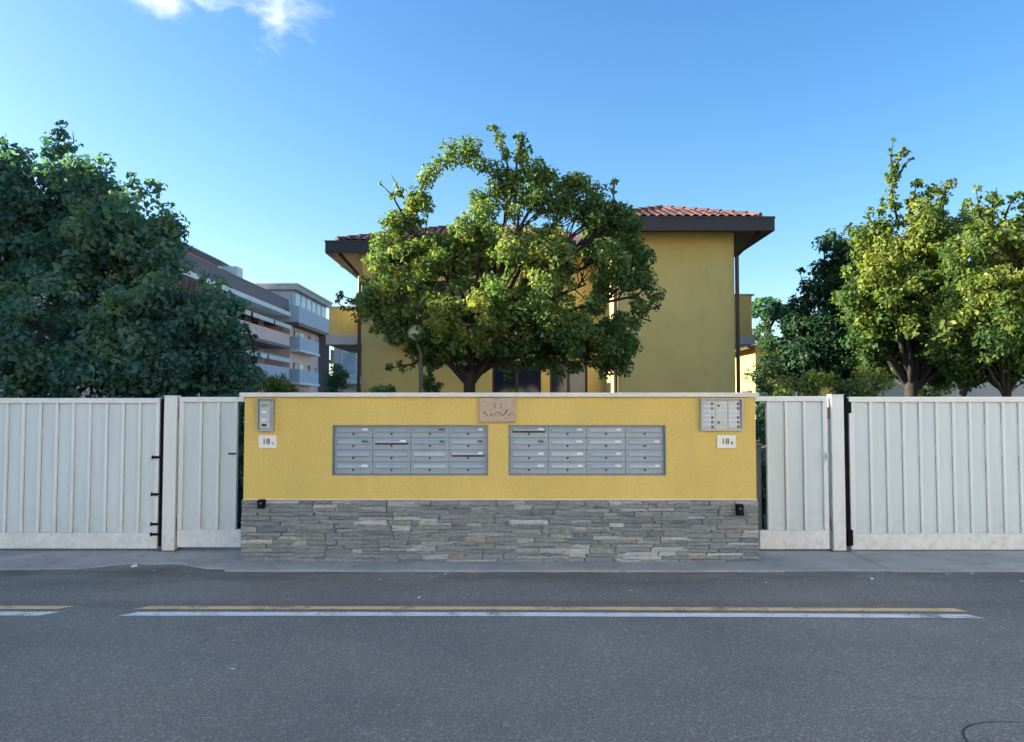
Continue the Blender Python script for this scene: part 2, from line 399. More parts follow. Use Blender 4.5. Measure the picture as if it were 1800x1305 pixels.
# ------------------------------------------------------------------ object helpers
ORIG = {}
def tag(o, label=None, cat=None, group=None, kind=None):
    if label: o['label'] = label
    if cat: o['category'] = cat
    if group: o['group'] = group
    if kind: o['kind'] = kind
    return o
def root(name, loc, label, cat, group=None):
    o = bpy.data.objects.new(name, None); COL.objects.link(o)
    o.empty_display_size = 0.2
    o.location = loc; ORIG[o] = Vector(loc)
    return tag(o, label, cat, group)
def link(o, parent, origin):
    COL.objects.link(o)
    origin = Vector(origin)
    if parent is not None:
        o.parent = parent; o.location = origin - ORIG[parent]
    else:
        o.location = origin
    ORIG[o] = origin
    return o
def bevel(o, w_, seg=2):
    md = o.modifiers.new('bevel', 'BEVEL'); md.width = w_; md.segments = seg; md.limit_method = 'ANGLE'; md.angle_limit = R(40)
    return o
class MB:
    def __init__(s): s.v = []; s.f = []
    def add(s, vs, fs):
        n = len(s.v); s.v += [tuple(v) for v in vs]; s.f += [tuple(i + n for i in f) for f in fs]; return s
    def box(s, x0, x1, y0, y1, z0, z1):
        return s.add([(x0, y0, z0), (x1, y0, z0), (x1, y1, z0), (x0, y1, z0), (x0, y0, z1), (x1, y0, z1), (x1, y1, z1), (x0, y1, z1)],
                     [(0, 3, 2, 1), (4, 5, 6, 7), (0, 1, 5, 4), (1, 2, 6, 5), (2, 3, 7, 6), (3, 0, 4, 7)])
    def hexa(s, a):      # 8 corners, bottom ring then top ring
        return s.add(a, [(0, 3, 2, 1), (4, 5, 6, 7), (0, 1, 5, 4), (1, 2, 6, 5), (2, 3, 7, 6), (3, 0, 4, 7)])
    def tube(s, pts, rad, n=8, cap=True):
        pts = [Vector(p) for p in pts]
        if isinstance(rad, (int, float)): rad = [rad] * len(pts)
        rings = []
        ref = None
        for i, p in enumerate(pts):
            d = (pts[min(i + 1, len(pts) - 1)] - pts[max(i - 1, 0)])
            d = d.normalized() if d.length > 1e-9 else Vector((0, 0, 1))
            if ref is None:
                ref = Vector((1, 0, 0)) if abs(d.x) < 0.8 else Vector((0, 1, 0))
            a = (ref - d * ref.dot(d))
            a = a.normalized() if a.length > 1e-6 else d.orthogonal().normalized()
            ref = a
            b = d.cross(a)
            rings.append([p + (a * math.cos(2 * math.pi * k / n) + b * math.sin(2 * math.pi * k / n)) * rad[i] for k in range(n)])
        vs = [v for r_ in rings for v in r_]
        fs = [(i * n + k, i * n + (k + 1) % n, (i + 1) * n + (k + 1) % n, (i + 1) * n + k) for i in range(len(pts) - 1) for k in range(n)]
        if cap:
            fs.append(tuple(reversed(range(n)))); fs.append(tuple((len(pts) - 1) * n + k for k in range(n)))
        return s.add(vs, fs)
    def lathe(s, prof, c, n=20, axis='z'):
        vs = []
        for (r_, h) in prof:
            for k in range(n):
                a = 2 * math.pi * k / n
                if axis == 'z': vs.append((c[0] + r_ * math.cos(a), c[1] + r_ * math.sin(a), c[2] + h))
                else: vs.append((c[0] + r_ * math.cos(a), c[1] - h, c[2] + r_ * math.sin(a)))
        fs = [(i * n + k, i * n + (k + 1) % n, (i + 1) * n + (k + 1) % n, (i + 1) * n + k) for i in range(len(prof) - 1) for k in range(n)]
        fs.append(tuple(reversed(range(n)))); fs.append(tuple((len(prof) - 1) * n + k for k in range(n)))
        return s.add(vs, fs)
    def holed(s, x0, x1, z0, z1, y, holes, depth, into=1):
        """front sheet facing -y with rectangular openings and reveals going into the wall"""
        xs = sorted({x0, x1} | {h[0] for h in holes} | {h[1] for h in holes})
        zs = sorted({z0, z1} | {h[2] for h in holes} | {h[3] for h in holes})
        for i in range(len(xs) - 1):
            for j in range(len(zs) - 1):
                cx = (xs[i] + xs[i + 1]) / 2; cz = (zs[j] + zs[j + 1]) / 2
                if any(h[0] < cx < h[1] and h[2] < cz < h[3] for h in holes): continue
                s.add([(xs[i], y, zs[j]), (xs[i + 1], y, zs[j]), (xs[i + 1], y, zs[j + 1]), (xs[i], y, zs[j + 1])], [(0, 1, 2, 3)])
        for (a, b, c, d) in holes:
            Y2 = y + depth
            s.add([(a, y, c), (b, y, c), (b, y, d), (a, y, d), (a, Y2, c), (b, Y2, c), (b, Y2, d), (a, Y2, d)],
                  [(0, 4, 5, 1), (1, 5, 6, 2), (2, 6, 7, 3), (3, 7, 4, 0), (4, 7, 6, 5)])
        return s
    def mesh(s, name, mat, origin=(0, 0, 0), smooth=False):
        me = bpy.data.meshes.new(name)
        ox, oy, oz = origin
        me.from_pydata([(x - ox, y - oy, z - oz) for x, y, z in s.v], [], s.f)
        me.materials.append(MATS[mat])
        if smooth: me.polygons.foreach_set('use_smooth', [True] * len(me.polygons))
        me.update()
        return me
    def build(s, name, mat, parent=None, origin=None, bev=0, smooth=False, fix=True):
        if origin is None:
            if parent is not None: origin = ORIG[parent]
            else:
                xs, ys, zs = zip(*s.v)
                origin = ((min(xs) + max(xs)) / 2, (min(ys) + max(ys)) / 2, min(zs))
        me = s.mesh(name, mat, origin, smooth)
        if fix:
            bm = bmesh.new(); bm.from_mesh(me)
            bmesh.ops.recalc_face_normals(bm, faces=bm.faces); bm.to_mesh(me); bm.free()
        o = bpy.data.objects.new(name, me)
        link(o, parent, origin)
        if bev: bevel(o, bev)
        return o
def share(name, me, parent, pos, scale=None, rot=None):
    o = bpy.data.objects.new(name, me)
    link(o, parent, pos)
    if scale: o.scale = scale
    if rot: o.rotation_euler = rot
    return o
def text_mesh(body, size, mat, parent, pos, extr=0.001, name='lettering'):
    cu = bpy.data.curves.new('t', 'FONT'); cu.body = body; cu.size = size; cu.extrude = extr
    cu.align_x = 'CENTER'; cu.align_y = 'CENTER'; cu.offset = size * 0.010
    t = bpy.data.objects.new('t', cu); COL.objects.link(t)
    dg = bpy.context.evaluated_depsgraph_get()
    me = bpy.data.meshes.new_from_object(t.evaluated_get(dg))
    bpy.data.objects.remove(t)
    me.name = name; me.materials.clear(); me.materials.append(MATS[mat])
    o = bpy.data.objects.new(name, me)
    link(o, parent, pos); o.rotation_euler = (R(90), 0, 0)
    return o

# ================================================================== SETTING: ground, road, pavement
MB().add([(-1500, -1500, -0.03), (1500, -1500, -0.03), (1500, 1500, -0.03), (-1500, 1500, -0.03)], [(0, 1, 2, 3)]).build('ground', 'garden_soil')
tag(bpy.data.objects['ground'], kind='structure')
g = MB()
nx = 60
for i in range(nx):
    xa = -60 + 120 * i / nx; xb = -60 + 120 * (i + 1) / nx
    g.add([(xa, -4, 0), (xb, -4, 0), (xb, 8.15, 0), (xa, 8.15, 0)], [(0, 1, 2, 3)])
road = g.build('road', 'asphalt', origin=(0, 0, 0)); tag(road, kind='structure')

LY = 5.84
def line_quad(xa, xb, ya, yb, sl, sr, tilt=-0.010):
    """painted strip with slanting ends; ragged edges"""
    b = MB(); n = max(2, int((xb - xa) / 0.08)); rr = random.Random(int((xa + 50) * 91))
    lo = []; hi = []
    for i in range(n + 1):
        t = i / n
        xl = xa + (xb - xa) * t
        d0 = sl * (1 - t) + sr * t
        j = 0.0035
        bow = 0.018 * (1 - ((xl) / 3.3) ** 2) if abs(xl) < 3.3 else 0
        lo.append((xl - d0 * 0.5, ya + tilt * xl + bow + rr.uniform(-j, j), 0.004))
        hi.append((xl + d0 * 0.5, yb + tilt * xl + bow + rr.uniform(-j, j), 0.004))
    b.add(lo + hi, [(i, i + 1, n + 2 + i, n + 1 + i) for i in range(n)])
    return b
for nm, xa, xb, ya, yb, mt in (('lane_marking', -2.92, 3.49, 5.83, 5.935, 'line_white'), ('lane_marking', -2.91, 3.48, 6.01, 6.105, 'line_yellow'),
                               ('lane_marking', -11.0, -3.52, 5.83, 5.935, 'line_white'), ('lane_marking', -11.0, -3.49, 6.01, 6.105, 'line_yellow'),
                               ('lane_marking', 4.15, 11.0, 5.83, 5.935, 'line_white'), ('lane_marking', 4.20, 11.0, 6.01, 6.105, 'line_yellow')):
    line_quad(xa, xb, ya, yb, 0.10, 0.10 if xa < -5 else -0.06).build(nm, mt, road)

def slab(name, front, back_y, z, mat):
    """concrete slab with a wavy rounded front edge sinking to the road"""
    b = MB(); n = len(front)
    vs = []
    for x, y in front:
        vs += [(x, back_y, z), (x, y + 0.05, z), (x, y + 0.02, z - 0.003), (x, y, z - 0.009), (x, y - 0.006, -0.02)]
    fs = []
    for i in range(n - 1):
        for k in range(4):
            fs.append((i * 5 + k, i * 5 + k + 1, i * 5 + 5 + k + 1, i * 5 + 5 + k))
    b.add(vs, fs)
    return tag(b.build(name, mat, smooth=False), kind='structure')
def wavy(pts, step=0.12, amp=0.02, seed=1):
    rr = random.Random(seed); out = []
    for (xa, ya), (xb, yb) in zip(pts, pts[1:]):
        n = max(1, int((xb - xa) / step))
        for i in range(n):
            t = i / n; out.append((xa + (xb - xa) * t, ya + (yb - ya) * t + rr.uniform(-amp, amp)))
    out.append(pts[-1]); return out
slab('pavement', wavy([(-12, 7.46), (-4.9, 7.46), (-4.2, 7.52), (-3.85, 7.72), (-3.3, 7.74), (-2.95, 7.52), (-2.70, 7.44)], seed=3), 9.3, 0.014, 'concrete')
slab('kerb', wavy([(-2.74, 7.40), (-1.0, 7.39), (1.0, 7.38), (2.60, 7.38)], amp=0.006, seed=4), 8.3, 0.018, 'kerb_concrete')
slab('pavement', wavy([(2.56, 7.40), (3.0, 7.40), (3.66, 7.42)], amp=0.012, seed=5), 9.3, 0.011, 'kerb_concrete')
slab('pavement', wavy([(3.622, 7.39), (6, 7.37), (12, 7.36)], amp=0.012, seed=6), 9.3, 0.015, 'concrete')

# ================================================================== YELLOW WALL WITH STONE BASE
WY = 7.80
X0, X1 = -2.712, 2.468
wall = root('boundary_wall', ((X0 + X1) / 2, WY + 0.2, 0.04), 'long yellow plastered boundary wall with slate stone base and cream coping', 'wall')
B1 = (-1.822, -0.240, 0.874, 1.386)
B2 = (-0.036, 1.560, 0.874, 1.386)
ZS, ZT = 0.628, 1.665
b = MB().holed(X0, X1, ZS, ZT, WY, [B1, B2], 0.09)
D = 0.42
b.add([(X0, WY, ZS), (X0, WY + D, ZS), (X0, WY + D, ZT), (X0, WY, ZT)], [(0, 3, 2, 1)])
b.add([(X1, WY, ZS), (X1, WY + D, ZS), (X1, WY + D, ZT), (X1, WY, ZT)], [(0, 1, 2, 3)])
b.add([(X0, WY + D, ZS), (X1, WY + D, ZS), (X1, WY + D, ZT), (X0, WY + D, ZT)], [(0, 3, 2, 1)])
b.add([(X0, WY, ZT), (X1, WY, ZT), (X1, WY + D, ZT), (X0, WY + D, ZT)], [(0, 1, 2, 3)])
b.build('plaster', 'wall_yellow', wall, fix=False)
MB().box(X0 + 0.01, X1 + 0.0, WY + 0.012, WY + D - 0.01, 0.0, ZS - 0.002).build('core', 'pier_concrete', wall)
MB().box(X0 - 0.045, X1 + 0.03, WY - 0.04, WY + D + 0.04, ZT + 0.002, ZT + 0.048).build('coping', 'coping_cream', wall, bev=0.008)
MB().box(X0 - 0.003, X1 + 0.003, WY - 0.012, WY - 0.0015, ZS - 0.001, ZS + 0.013).build('trim_strip', 'trim_cream', wall, bev=0.003)

# stones of the base: rows of split slate, every stone an object
STONES = []
for k in range(14):
    rr = random.Random(100 + k)
    nx_, nz_ = 4, 3
    vs = []; fs = []
    for j in range(nz_ + 1):
        for i in range(nx_ + 1):
            u = i / nx_; v = j / nz_
            edge = (i in (0, nx_)) or (j in (0, nz_))
            dy = rr.uniform(0.0, 0.38) + (0.14 if edge else 0)
            ju = rr.uniform(-0.03, 0.03) if not (i in (0, nx_)) else rr.uniform(0, 0.02) * (1 if i == 0 else -1)
            jv = rr.uniform(-0.05, 0.05) if not (j in (0, nz_)) else rr.uniform(-0.03, 0.04) * (1 if j == 0 else -1)
            vs.append((u - 0.5 + ju, dy, v - 0.5 + jv))
    n0 = len(vs)
    for j in range(nz_):
        for i in range(nx_):
            a = j * (nx_ + 1) + i; fs.append((a, a + 1, a + nx_ + 2, a + nx_ + 1))
    ring = [i for i in range(nx_ + 1)] + [j * (nx_ + 1) + nx_ for j in range(1, nz_ + 1)] + [nz_ * (nx_ + 1) + i for i in range(nx_ - 1, -1, -1)] + [j * (nx_ + 1) for j in range(nz_ - 1, 0, -1)]
    for q in ring: vs.append((vs[q][0], 1.6, vs[q][2]))
    m_ = len(ring)
    for q in range(m_):
        fs.append((ring[q], n0 + q, n0 + (q + 1) % m_, ring[(q + 1) % m_]))
    t = MB(); t.add(vs, fs)
    STONES.append(t.mesh('stone', 'slate_stone'))
rr = random.Random(12)
nst = 0
edges_ = [X0 - 0.012]
while edges_[-1] < X1 - 0.75: edges_.append(edges_[-1] + rr.uniform(0.46, 0.70))
edges_.append(X1 + 0.012)
for bi in range(len(edges_) - 1):
    z = 0.006
    while z < ZS - 0.012:
        h = rr.choice([0.028, 0.033, 0.038, 0.042, 0.048, 0.056])
        if ZS - 0.003 - (z + h) < 0.028: h = ZS - 0.003 - z
        x = edges_[bi] - (rr.uniform(0.0, 0.09) if bi else 0)
        xe = edges_[bi + 1] + (rr.uniform(0.0, 0.03) if bi < len(edges_) - 2 else 0)
        while x < xe - 0.01:
            L = rr.uniform(0.15, 0.42)
            if xe - (x + L) < 0.10: L = xe - x
            proud = rr.uniform(0.024, 0.042)
            o = share('stone', rr.choice(STONES), wall, (x + L / 2, WY - proud, z + h / 2), (L - 0.002, 0.032, h - 0.001),
                      (R(rr.uniform(-4, 4)), R(rr.uniform(-.5, .5)), R(rr.uniform(-1.5, 1.5))))
            if rr.random() < 0.5: o.scale.x *= -1
            nst += 1
            x += L
        z += h

# mailbox banks
def mailbox_bank(rect, label, open_cells, label_kinds, seed):
    x0, x1, z0, z1 = rect
    rr = random.Random(seed)
    yb = WY + 0.066
    t = root('mailbox_bank', ((x0 + x1) / 2, WY, z0), label, 'mailboxes', 'mailbox banks set into the yellow wall')
    fr = MB()
    e = 0.012
    fr.box(x0 + 0.001, x1 - 0.001, WY + 0.004, WY + 0.080, z0 + 0.001, z0 + e)
    fr.box(x0 + 0.001, x1 - 0.001, WY + 0.004, WY + 0.080, z1 - e, z1 - 0.001)
    fr.box(x0 + 0.001, x0 + e, WY + 0.005, WY + 0.078, z0 + e, z1 - e)
    fr.box(x1 - e, x1 - 0.001, WY + 0.005, WY + 0.078, z0 + e, z1 - e)
    fr.build('frame', 'mail_frame', t)
    MB().box(x0 + e, x1 - e, WY + 0.0805, WY + 0.088, z0 + e, z1 - e).build('backing', 'lock_dark', t)
    cw = (x1 - x0 - 2 * e) / 4; ch = (z1 - z0 - 2 * e) / 4
    for r_ in range(4):
        for c_ in range(4):
            cx0 = x0 + e + c_ * cw + 0.0015; cx1 = cx0 + cw - 0.003
            cz1 = z1 - e - r_ * ch - 0.0015; cz0 = cz1 - ch + 0.003
            box = MB().box(cx0, cx1, yb - 0.018, yb + 0.014, cz0, cz1).build('mailbox', 'mail_steel', t, origin=((cx0 + cx1) / 2, yb, cz0), bev=0.0025)
            fx0, fx1 = cx0 + 0.030, cx1 - 0.030
            fz1 = cz1 - 0.024; fz0 = fz1 - 0.034
            yf = yb - 0.018
            slot = MB().box(fx0 - 0.004, fx1 + 0.004, yf - 0.002, yf - 0.0005, fz0 - 0.010, fz1 + 0.003).build('slot', 'lock_dark' if (r_, c_) in open_cells else 'mail_frame', box)
            tilt = 0.036 if (r_, c_) in open_cells else rr.uniform(0.009, 0.016)
            lift = 0.010 if (r_, c_) in open_cells else 0.0
            fl = MB()
            fl.hexa([(fx0, yf - 0.003 - tilt, fz0 + lift), (fx1, yf - 0.003 - tilt, fz0 + lift), (fx1, yf - 0.0005 - tilt * 0.6, fz0 + lift), (fx0, yf - 0.0005 - tilt * 0.6, fz0 + lift),
                     (fx0, yf - 0.005, fz1), (fx1, yf - 0.005, fz1), (fx1, yf - 0.0022, fz1 + 0.001), (fx0, yf - 0.0022, fz1 + 0.001)])
            fl.build('flap', 'mail_flap_lit' if (r_, c_) in open_cells else 'mail_flap', box)
            MB().lathe([(0.0105, 0), (0.0105, 0.007), (0.007, 0.0085)], ((cx0 + cx1) / 2, yf, fz0 - 0.022), 12, 'y').build('lock', 'lock_dark', box)
            kd = label_kinds.get((r_, c_))
            if kd:
                lw = rr.uniform(0.045, 0.065)
                yl = yf - 0.007 - tilt * 0.45
                zc = (fz0 + fz1) / 2 + 0.006 + lift * 0.5
                MB().hexa([(fx1 - 0.015 - lw, yl - 0.006, zc - 0.009), (fx1 - 0.015, yl - 0.006, zc - 0.009), (fx1 - 0.015, yl + 0.003, zc - 0.009), (fx1 - 0.015 - lw, yl + 0.003, zc - 0.009),
                           (fx1 - 0.015 - lw, yl - 0.001, zc + 0.010), (fx1 - 0.015, yl - 0.001, zc + 0.010), (fx1 - 0.015, yl + 0.004, zc + 0.010), (fx1 - 0.015 - lw, yl + 0.004, zc + 0.010)]
                          ).build('name_tag', 'paper_white' if kd == 'w' else 'label_dark', box)
    return t
mailbox_bank(B1, 'grey steel bank of sixteen mailboxes left of the stone plaque', {(1, 1), (2, 3)},
             {(0, 0): 'w', (0, 3): 'w', (0, 2): 'd', (1, 0): 'd', (1, 1): 'w', (1, 2): 'd', (1, 3): 'd', (3, 0): 'w', (2, 3): 'w'}, 5)
mailbox_bank(B2, 'grey steel bank of sixteen mailboxes on the intercom panel side, right of the stone plaque', {(0, 0)},
             {(0, 0): 'w', (0, 1): 'w', (0, 2): 'w', (1, 0): 'd', (1, 1): 'w', (1, 2): 'w', (1, 3): 'w', (2, 0): 'w', (2, 1): 'w', (2, 2): 'w', (3, 0): 'w', (3, 1): 'w', (3, 2): 'w', (3, 3): 'w'}, 6)

# intercoms
def px_rect(xa, xb, ya, yb, Y):
    a = at(xa, yb, Y); c = at(xb, ya, Y); return a.x, c.x, a.z, c.z
x0, x1, z0, z1 = px_rect(455, 484, 702, 758, WY)
t = root('intercom', ((x0 + x1) / 2, WY, z0), 'narrow hooded steel intercom with one column at the left end of the yellow wall', 'intercom')
h = MB(); yo = WY - 0.055
h.box(x0, x1, WY - 0.0015, WY - 0.02, z0, z1)
h.hexa([(x0, yo, z0 + 0.02), (x0 + 0.008, yo, z0 + 0.02), (x0 + 0.008, WY - 0.02, z0), (x0, WY - 0.02, z0), (x0, yo - 0.02, z1), (x0 + 0.008, yo - 0.02, z1), (x0 + 0.008, WY - 0.02, z1), (x0, WY - 0.02, z1)])
h.hexa([(x1 - 0.008, yo, z0 + 0.02), (x1, yo, z0 + 0.02), (x1, WY - 0.02, z0), (x1 - 0.008, WY - 0.02, z0), (x1 - 0.008, yo - 0.02, z1), (x1, yo - 0.02, z1), (x1, WY - 0.02, z1), (x1 - 0.008, WY - 0.02, z1)])
h.box(x0, x1, yo - 0.02, WY - 0.02, z1 - 0.001, z1 + 0.006)
h.box(x0 + 0.008, x1 - 0.008, WY - 0.05, WY - 0.02, z0, z0 + 0.022)
h.build('housing', 'steel_brushed', t)
pl = MB().box(x0 + 0.012, x1 - 0.045, WY - 0.030, WY - 0.020, z0 + 0.03, z1 - 0.02).build('panel', 'steel_light', t, bev=0.002)
cx = (x0 + x1) / 2 - 0.018
for i in range(4):
    MB().box(cx - 0.035, cx + 0.035, WY - 0.0325, WY - 0.0302, z1 - 0.052 - i * 0.009, z1 - 0.049 - i * 0.009).build('grille_slot', 'lock_dark', t)
for i, zz in enumerate((0.115, 0.155, 0.195)):
    MB().box(cx - 0.030, cx + 0.022, WY - 0.036, WY - 0.0302, z1 - zz - 0.025, z1 - zz).build('button', 'plate_white' if i != 1 else 'steel_light', t, bev=0.002)
MB().box(cx - 0.024, cx + 0.022, WY - 0.037, WY - 0.0302, z0 + 0.05, z0 + 0.072).build('name_tag', 'lock_dark', t)

x0, x1, z0, z1 = px_rect(1230, 1303, 702, 757, WY)
t = root('intercom', ((x0 + x1) / 2, WY, z0), 'wide steel intercom panel with three columns of buttons at the right end of the wall', 'intercom')
h = MB(); fr_ = 0.016; yo = WY - 0.060
h.box(x0, x1, WY - 0.0015, WY - 0.02, z0, z1)
h.box(x0, x1, WY - 0.045, WY - 0.0205, z0, z0 + fr_)
h.hexa([(x0, WY - 0.045, z0 + fr_), (x0 + fr_, WY - 0.045, z0 + fr_), (x0 + fr_, WY - 0.02, z0 + fr_), (x0, WY - 0.02, z0 + fr_), (x0, yo - 0.012, z1), (x0 + fr_, yo - 0.012, z1), (x0 + fr_, WY - 0.02, z1), (x0, WY - 0.02, z1)])
h.hexa([(x1 - fr_, WY - 0.045, z0 + fr_), (x1, WY - 0.045, z0 + fr_), (x1, WY - 0.02, z0 + fr_), (x1 - fr_, WY - 0.02, z0 + fr_), (x1 - fr_, yo - 0.012, z1), (x1, yo - 0.012, z1), (x1, WY - 0.02, z1), (x1 - fr_, WY - 0.02, z1)])
h.box(x0, x1, yo - 0.015, WY - 0.02, z1 - 0.002, z1 + 0.006)
h.build('housing', 'steel_brushed', t)
cw = (x1 - x0 - 2 * fr_) / 3
for c_ in range(3):
    a = x0 + fr_ + c_ * cw + 0.003; e = a + cw - 0.006
    mo = MB().box(a, e, WY - 0.032, WY - 0.020, z0 + fr_ + 0.003, z1 - 0.022).build('module', 'steel_light', t, bev=0.003)
    zt = z1 - 0.03; zb = z0 + fr_ + 0.012
    if c_ == 1:
        for i, zc in enumerate((zt - 0.045, (zt + zb) / 2, zb + 0.045)):
            MB().box(a + 0.012, e - 0.012, WY - 0.035, WY - 0.0322, zc - 0.036, zc + 0.036).build('speaker_plate', 'steel_brushed', mo, bev=0.002)
            if i != 1: MB().lathe([(0.012, 0), (0.012, 0.004)], (a + 0.034, WY - 0.035, zc + 0.008), 14, 'y').build('microphone', 'lock_dark', mo)
    else:
        for i in range(6):
            zc = zt - 0.018 - i * (zt - zb - 0.03) / 5
            MB().box(a + 0.010, e - 0.046, WY - 0.035, WY - 0.0322, zc - 0.013, zc + 0.013).build('name_tag', 'glass_pale', mo)
            MB().box(e - 0.036, e - 0.014, WY - 0.038, WY - 0.0322, zc - 0.014, zc + 0.014).build('button', 'label_dark' if i not in (2,) else 'steel_brushed', mo, bev=0.002)

# house number plates
def number_plate(pxr, big, small, label):
    x0, x1, z0, z1 = px_rect(*pxr, WY)
    o = MB().box(x0, x1, WY - 0.014, WY - 0.0015, z0, z1).build('number_plate', 'plate_white', origin=((x0 + x1) / 2, WY, z0), bev=0.003)
    tag(o, label, 'sign')
    zc = (z0 + z1) / 2
    text_mesh(big, 0.082, 'ink_black', o, ((x0 + x1) / 2 - 0.014, WY - 0.0152, zc))
    text_mesh(small, 0.050, 'ink_black', o, ((x0 + x1) / 2 + 0.055, WY - 0.0152, zc - 0.014))
number_plate((455, 487, 765, 788), '18', 'c', 'white house number plate under the narrow left intercom')
number_plate((1260, 1293, 765, 788), '18', 'b', 'white house number plate under the wide right intercom')

# stone plaque with worn carved script
x0, x1, z0, z1 = px_rect(842, 906, 700, 743, WY)
o = MB().box(x0, x1, WY - 0.030, WY - 0.0015, z0, z1).build('stone_plaque', 'plaque_stone', origin=((x0 + x1) / 2, WY, z0), bev=0.006)
tag(o, 'small terracotta stone plaque with worn carved writing above the gap between mailboxes', 'plaque')
MB().box(x0 + 0.012, x1 - 0.012, WY - 0.036, WY - 0.0302, z0 + 0.008, z0 + 0.022).build('ledge', 'plaque_stone', o, bev=0.003)
W_ = x1 - x0; H_ = z1 - z0
def stroke(pts, r_=0.004):
    MB().tube([(x0 + u * W_, WY - 0.0305, z0 + v * H_) for u, v in pts], r_, 6).build('carved_stroke', 'plaque_cut', o)
stroke([(0.44, 0.80), (0.45, 0.68), (0.42, 0.58)]); stroke([(0.37, 0.76), (0.38, 0.70)], 0.003)
stroke([(0.60, 0.78), (0.60, 0.62), (0.65, 0.61)], 0.003)
stroke([(0.12, 0.36), (0.15, 0.44), (0.20, 0.34), (0.25, 0.27)], 0.0045); stroke([(0.30, 0.30), (0.34, 0.36), (0.37, 0.28)], 0.003)
stroke([(0.42, 0.30), (0.47, 0.40), (0.54, 0.42), (0.60, 0.36), (0.62, 0.28)], 0.0035)
stroke([(0.66, 0.28), (0.71, 0.36), (0.75, 0.50), (0.78, 0.52), (0.74, 0.40)], 0.0045); stroke([(0.80, 0.30), (0.84, 0.38), (0.86, 0.28)], 0.0035); stroke([(0.89, 0.40), (0.92, 0.30)], 0.003)

# gate photocells on the stone base
for pxc, pyc, hpx, lab in ((460, 886, 15, 'small black gate sensor at the left end of the stone base'), (1300, 896, 19, 'small black gate sensor at the right end of the stone base')):
    c = at(pxc, pyc, WY - 0.05); hw = 0.034; hh = hpx / 173.7 / 2
    yo = WY - 0.085
    o = MB().box(c.x - hw, c.x + hw, yo, WY - 0.02, c.z - hh, c.z + hh).build('photocell_sensor', 'sensor_black', origin=(c.x, WY - 0.05, c.z - hh), bev=0.006)
    tag(o, lab, 'sensor')
    MB().lathe([(0.013, 0), (0.013, 0.003), (0.008, 0.005)], (c.x, yo, c.z + hh * 0.2), 14, 'y').build('lens', 'lens_dark', o)

# ================================================================== GATES
GY = 8.40
def gate(name, label, x0, x1, zt, zb, kick, ribs, stile_l, stile_r, kick_x=None):
    t = root(name, ((x0 + x1) / 2, GY, zb), label, 'gate')
    tr = 0.056
    MB().box(x0, x1, GY - 0.03, GY + 0.03, zt - tr, zt).build('top_rail', 'gate_white', t, bev=0.004)
    k0, k1 = kick_x or (x0, x1)
    MB().box(k0, k1, GY - 0.028, GY + 0.028, zb, zb + kick).build('bottom_rail', 'gate_white', t, bev=0.004)
    za, zc = zb + kick, zt - tr
    if stile_l: MB().box(x0, x0 + stile_l, GY - 0.026, GY + 0.026, za + 0.001, zc - 0.001).build('stile', 'gate_white', t, bev=0.003)
    if stile_r: MB().box(x1 - stile_r, x1, GY - 0.026, GY + 0.026, za + 0.001, zc - 0.001).build('stile', 'gate_white', t, bev=0.003)
    rw = 0.030
    edges = [x0 + stile_l] + list(ribs) + [x1 - stile_r]
    for rx in ribs:
        MB().box(rx - rw / 2, rx + rw / 2, GY - 0.024, GY + 0.004, za + 0.001, zc - 0.001).build('rib', 'gate_white', t, bev=0.004)
    for i in range(len(edges) - 1):
        a = edges[i] + (rw / 2 if i > 0 else 0) + 0.001; e = edges[i + 1] - (rw / 2 if i < len(edges) - 2 else 0) - 0.001
        if e - a < 0.01: continue
        # sheet panel, very slightly dished
        p = MB(); yy = GY + 0.006; dd = random.uniform(-0.003, 0.004); mx = (a + e) / 2
        p.add([(a, yy, za + 0.001), (mx, yy + dd, za + 0.001), (e, yy, za + 0.001), (a, yy, zc - 0.001), (mx, yy + dd, zc - 0.001), (e, yy, zc - 0.001),
               (a, yy + 0.008, za + 0.001), (e, yy + 0.008, za + 0.001), (a, yy + 0.008, zc - 0.001), (e, yy + 0.008, zc - 0.001)],
              [(0, 1, 4, 3), (1, 2, 5, 4), (6, 8, 9, 7), (0, 3, 8, 6), (2, 7, 9, 5), (3, 4, 5, 9, 8), (0, 6, 7, 2, 1)])
        p.build('panel', 'gate_sheet', t)
    return t
gx = lambda px: (px - 900) / F * GY
pitch = 0.181
ZG = 1.662
lg = gate('sliding_gate', 'white ribbed metal sliding gate filling the left edge of the picture', -7.62, gx(283), ZG, 0.036, 0.168,
          [gx(248) - pitch * i for i in range(21)][::-1], 0.04, 0.04)
rg = gate('sliding_gate', 'white ribbed metal gate with black strip at its left edge, beyond the right post', gx(1490), 7.62, ZG + 0.012, 0.024, 0.175,
          [gx(1528) + pitch * i for i in range(21)], 0.055, 0.04)
pl_ = gate('pedestrian_gate', 'narrow white metal gate with three panels left of the yellow wall', gx(317.5), gx(419), ZG + 0.012, 0.050, 0.190,
           [gx(355), gx(386)], 0.05, 0.028, (gx(317.5), gx(429)))
pr_ = gate('pedestrian_gate', 'narrow white metal gate with three panels right of the yellow wall', gx(1346), gx(1452), ZG + 0.020, 0.030, 0.200,
           [gx(1380), gx(1412)], 0.02, 0.05, (gx(1331), gx(1452)))
MB().box(gx(419) + 0.001, gx(430), GY - 0.03, GY + 0.03, ZG - 0.042, ZG + 0.010).build('top_rail', 'gate_white', pl_, bev=0.004)
MB().box(gx(1327), gx(1346) - 0.001, GY - 0.03, GY + 0.03, ZG - 0.034, ZG + 0.018).build('top_rail', 'gate_white', pr_, bev=0.004)
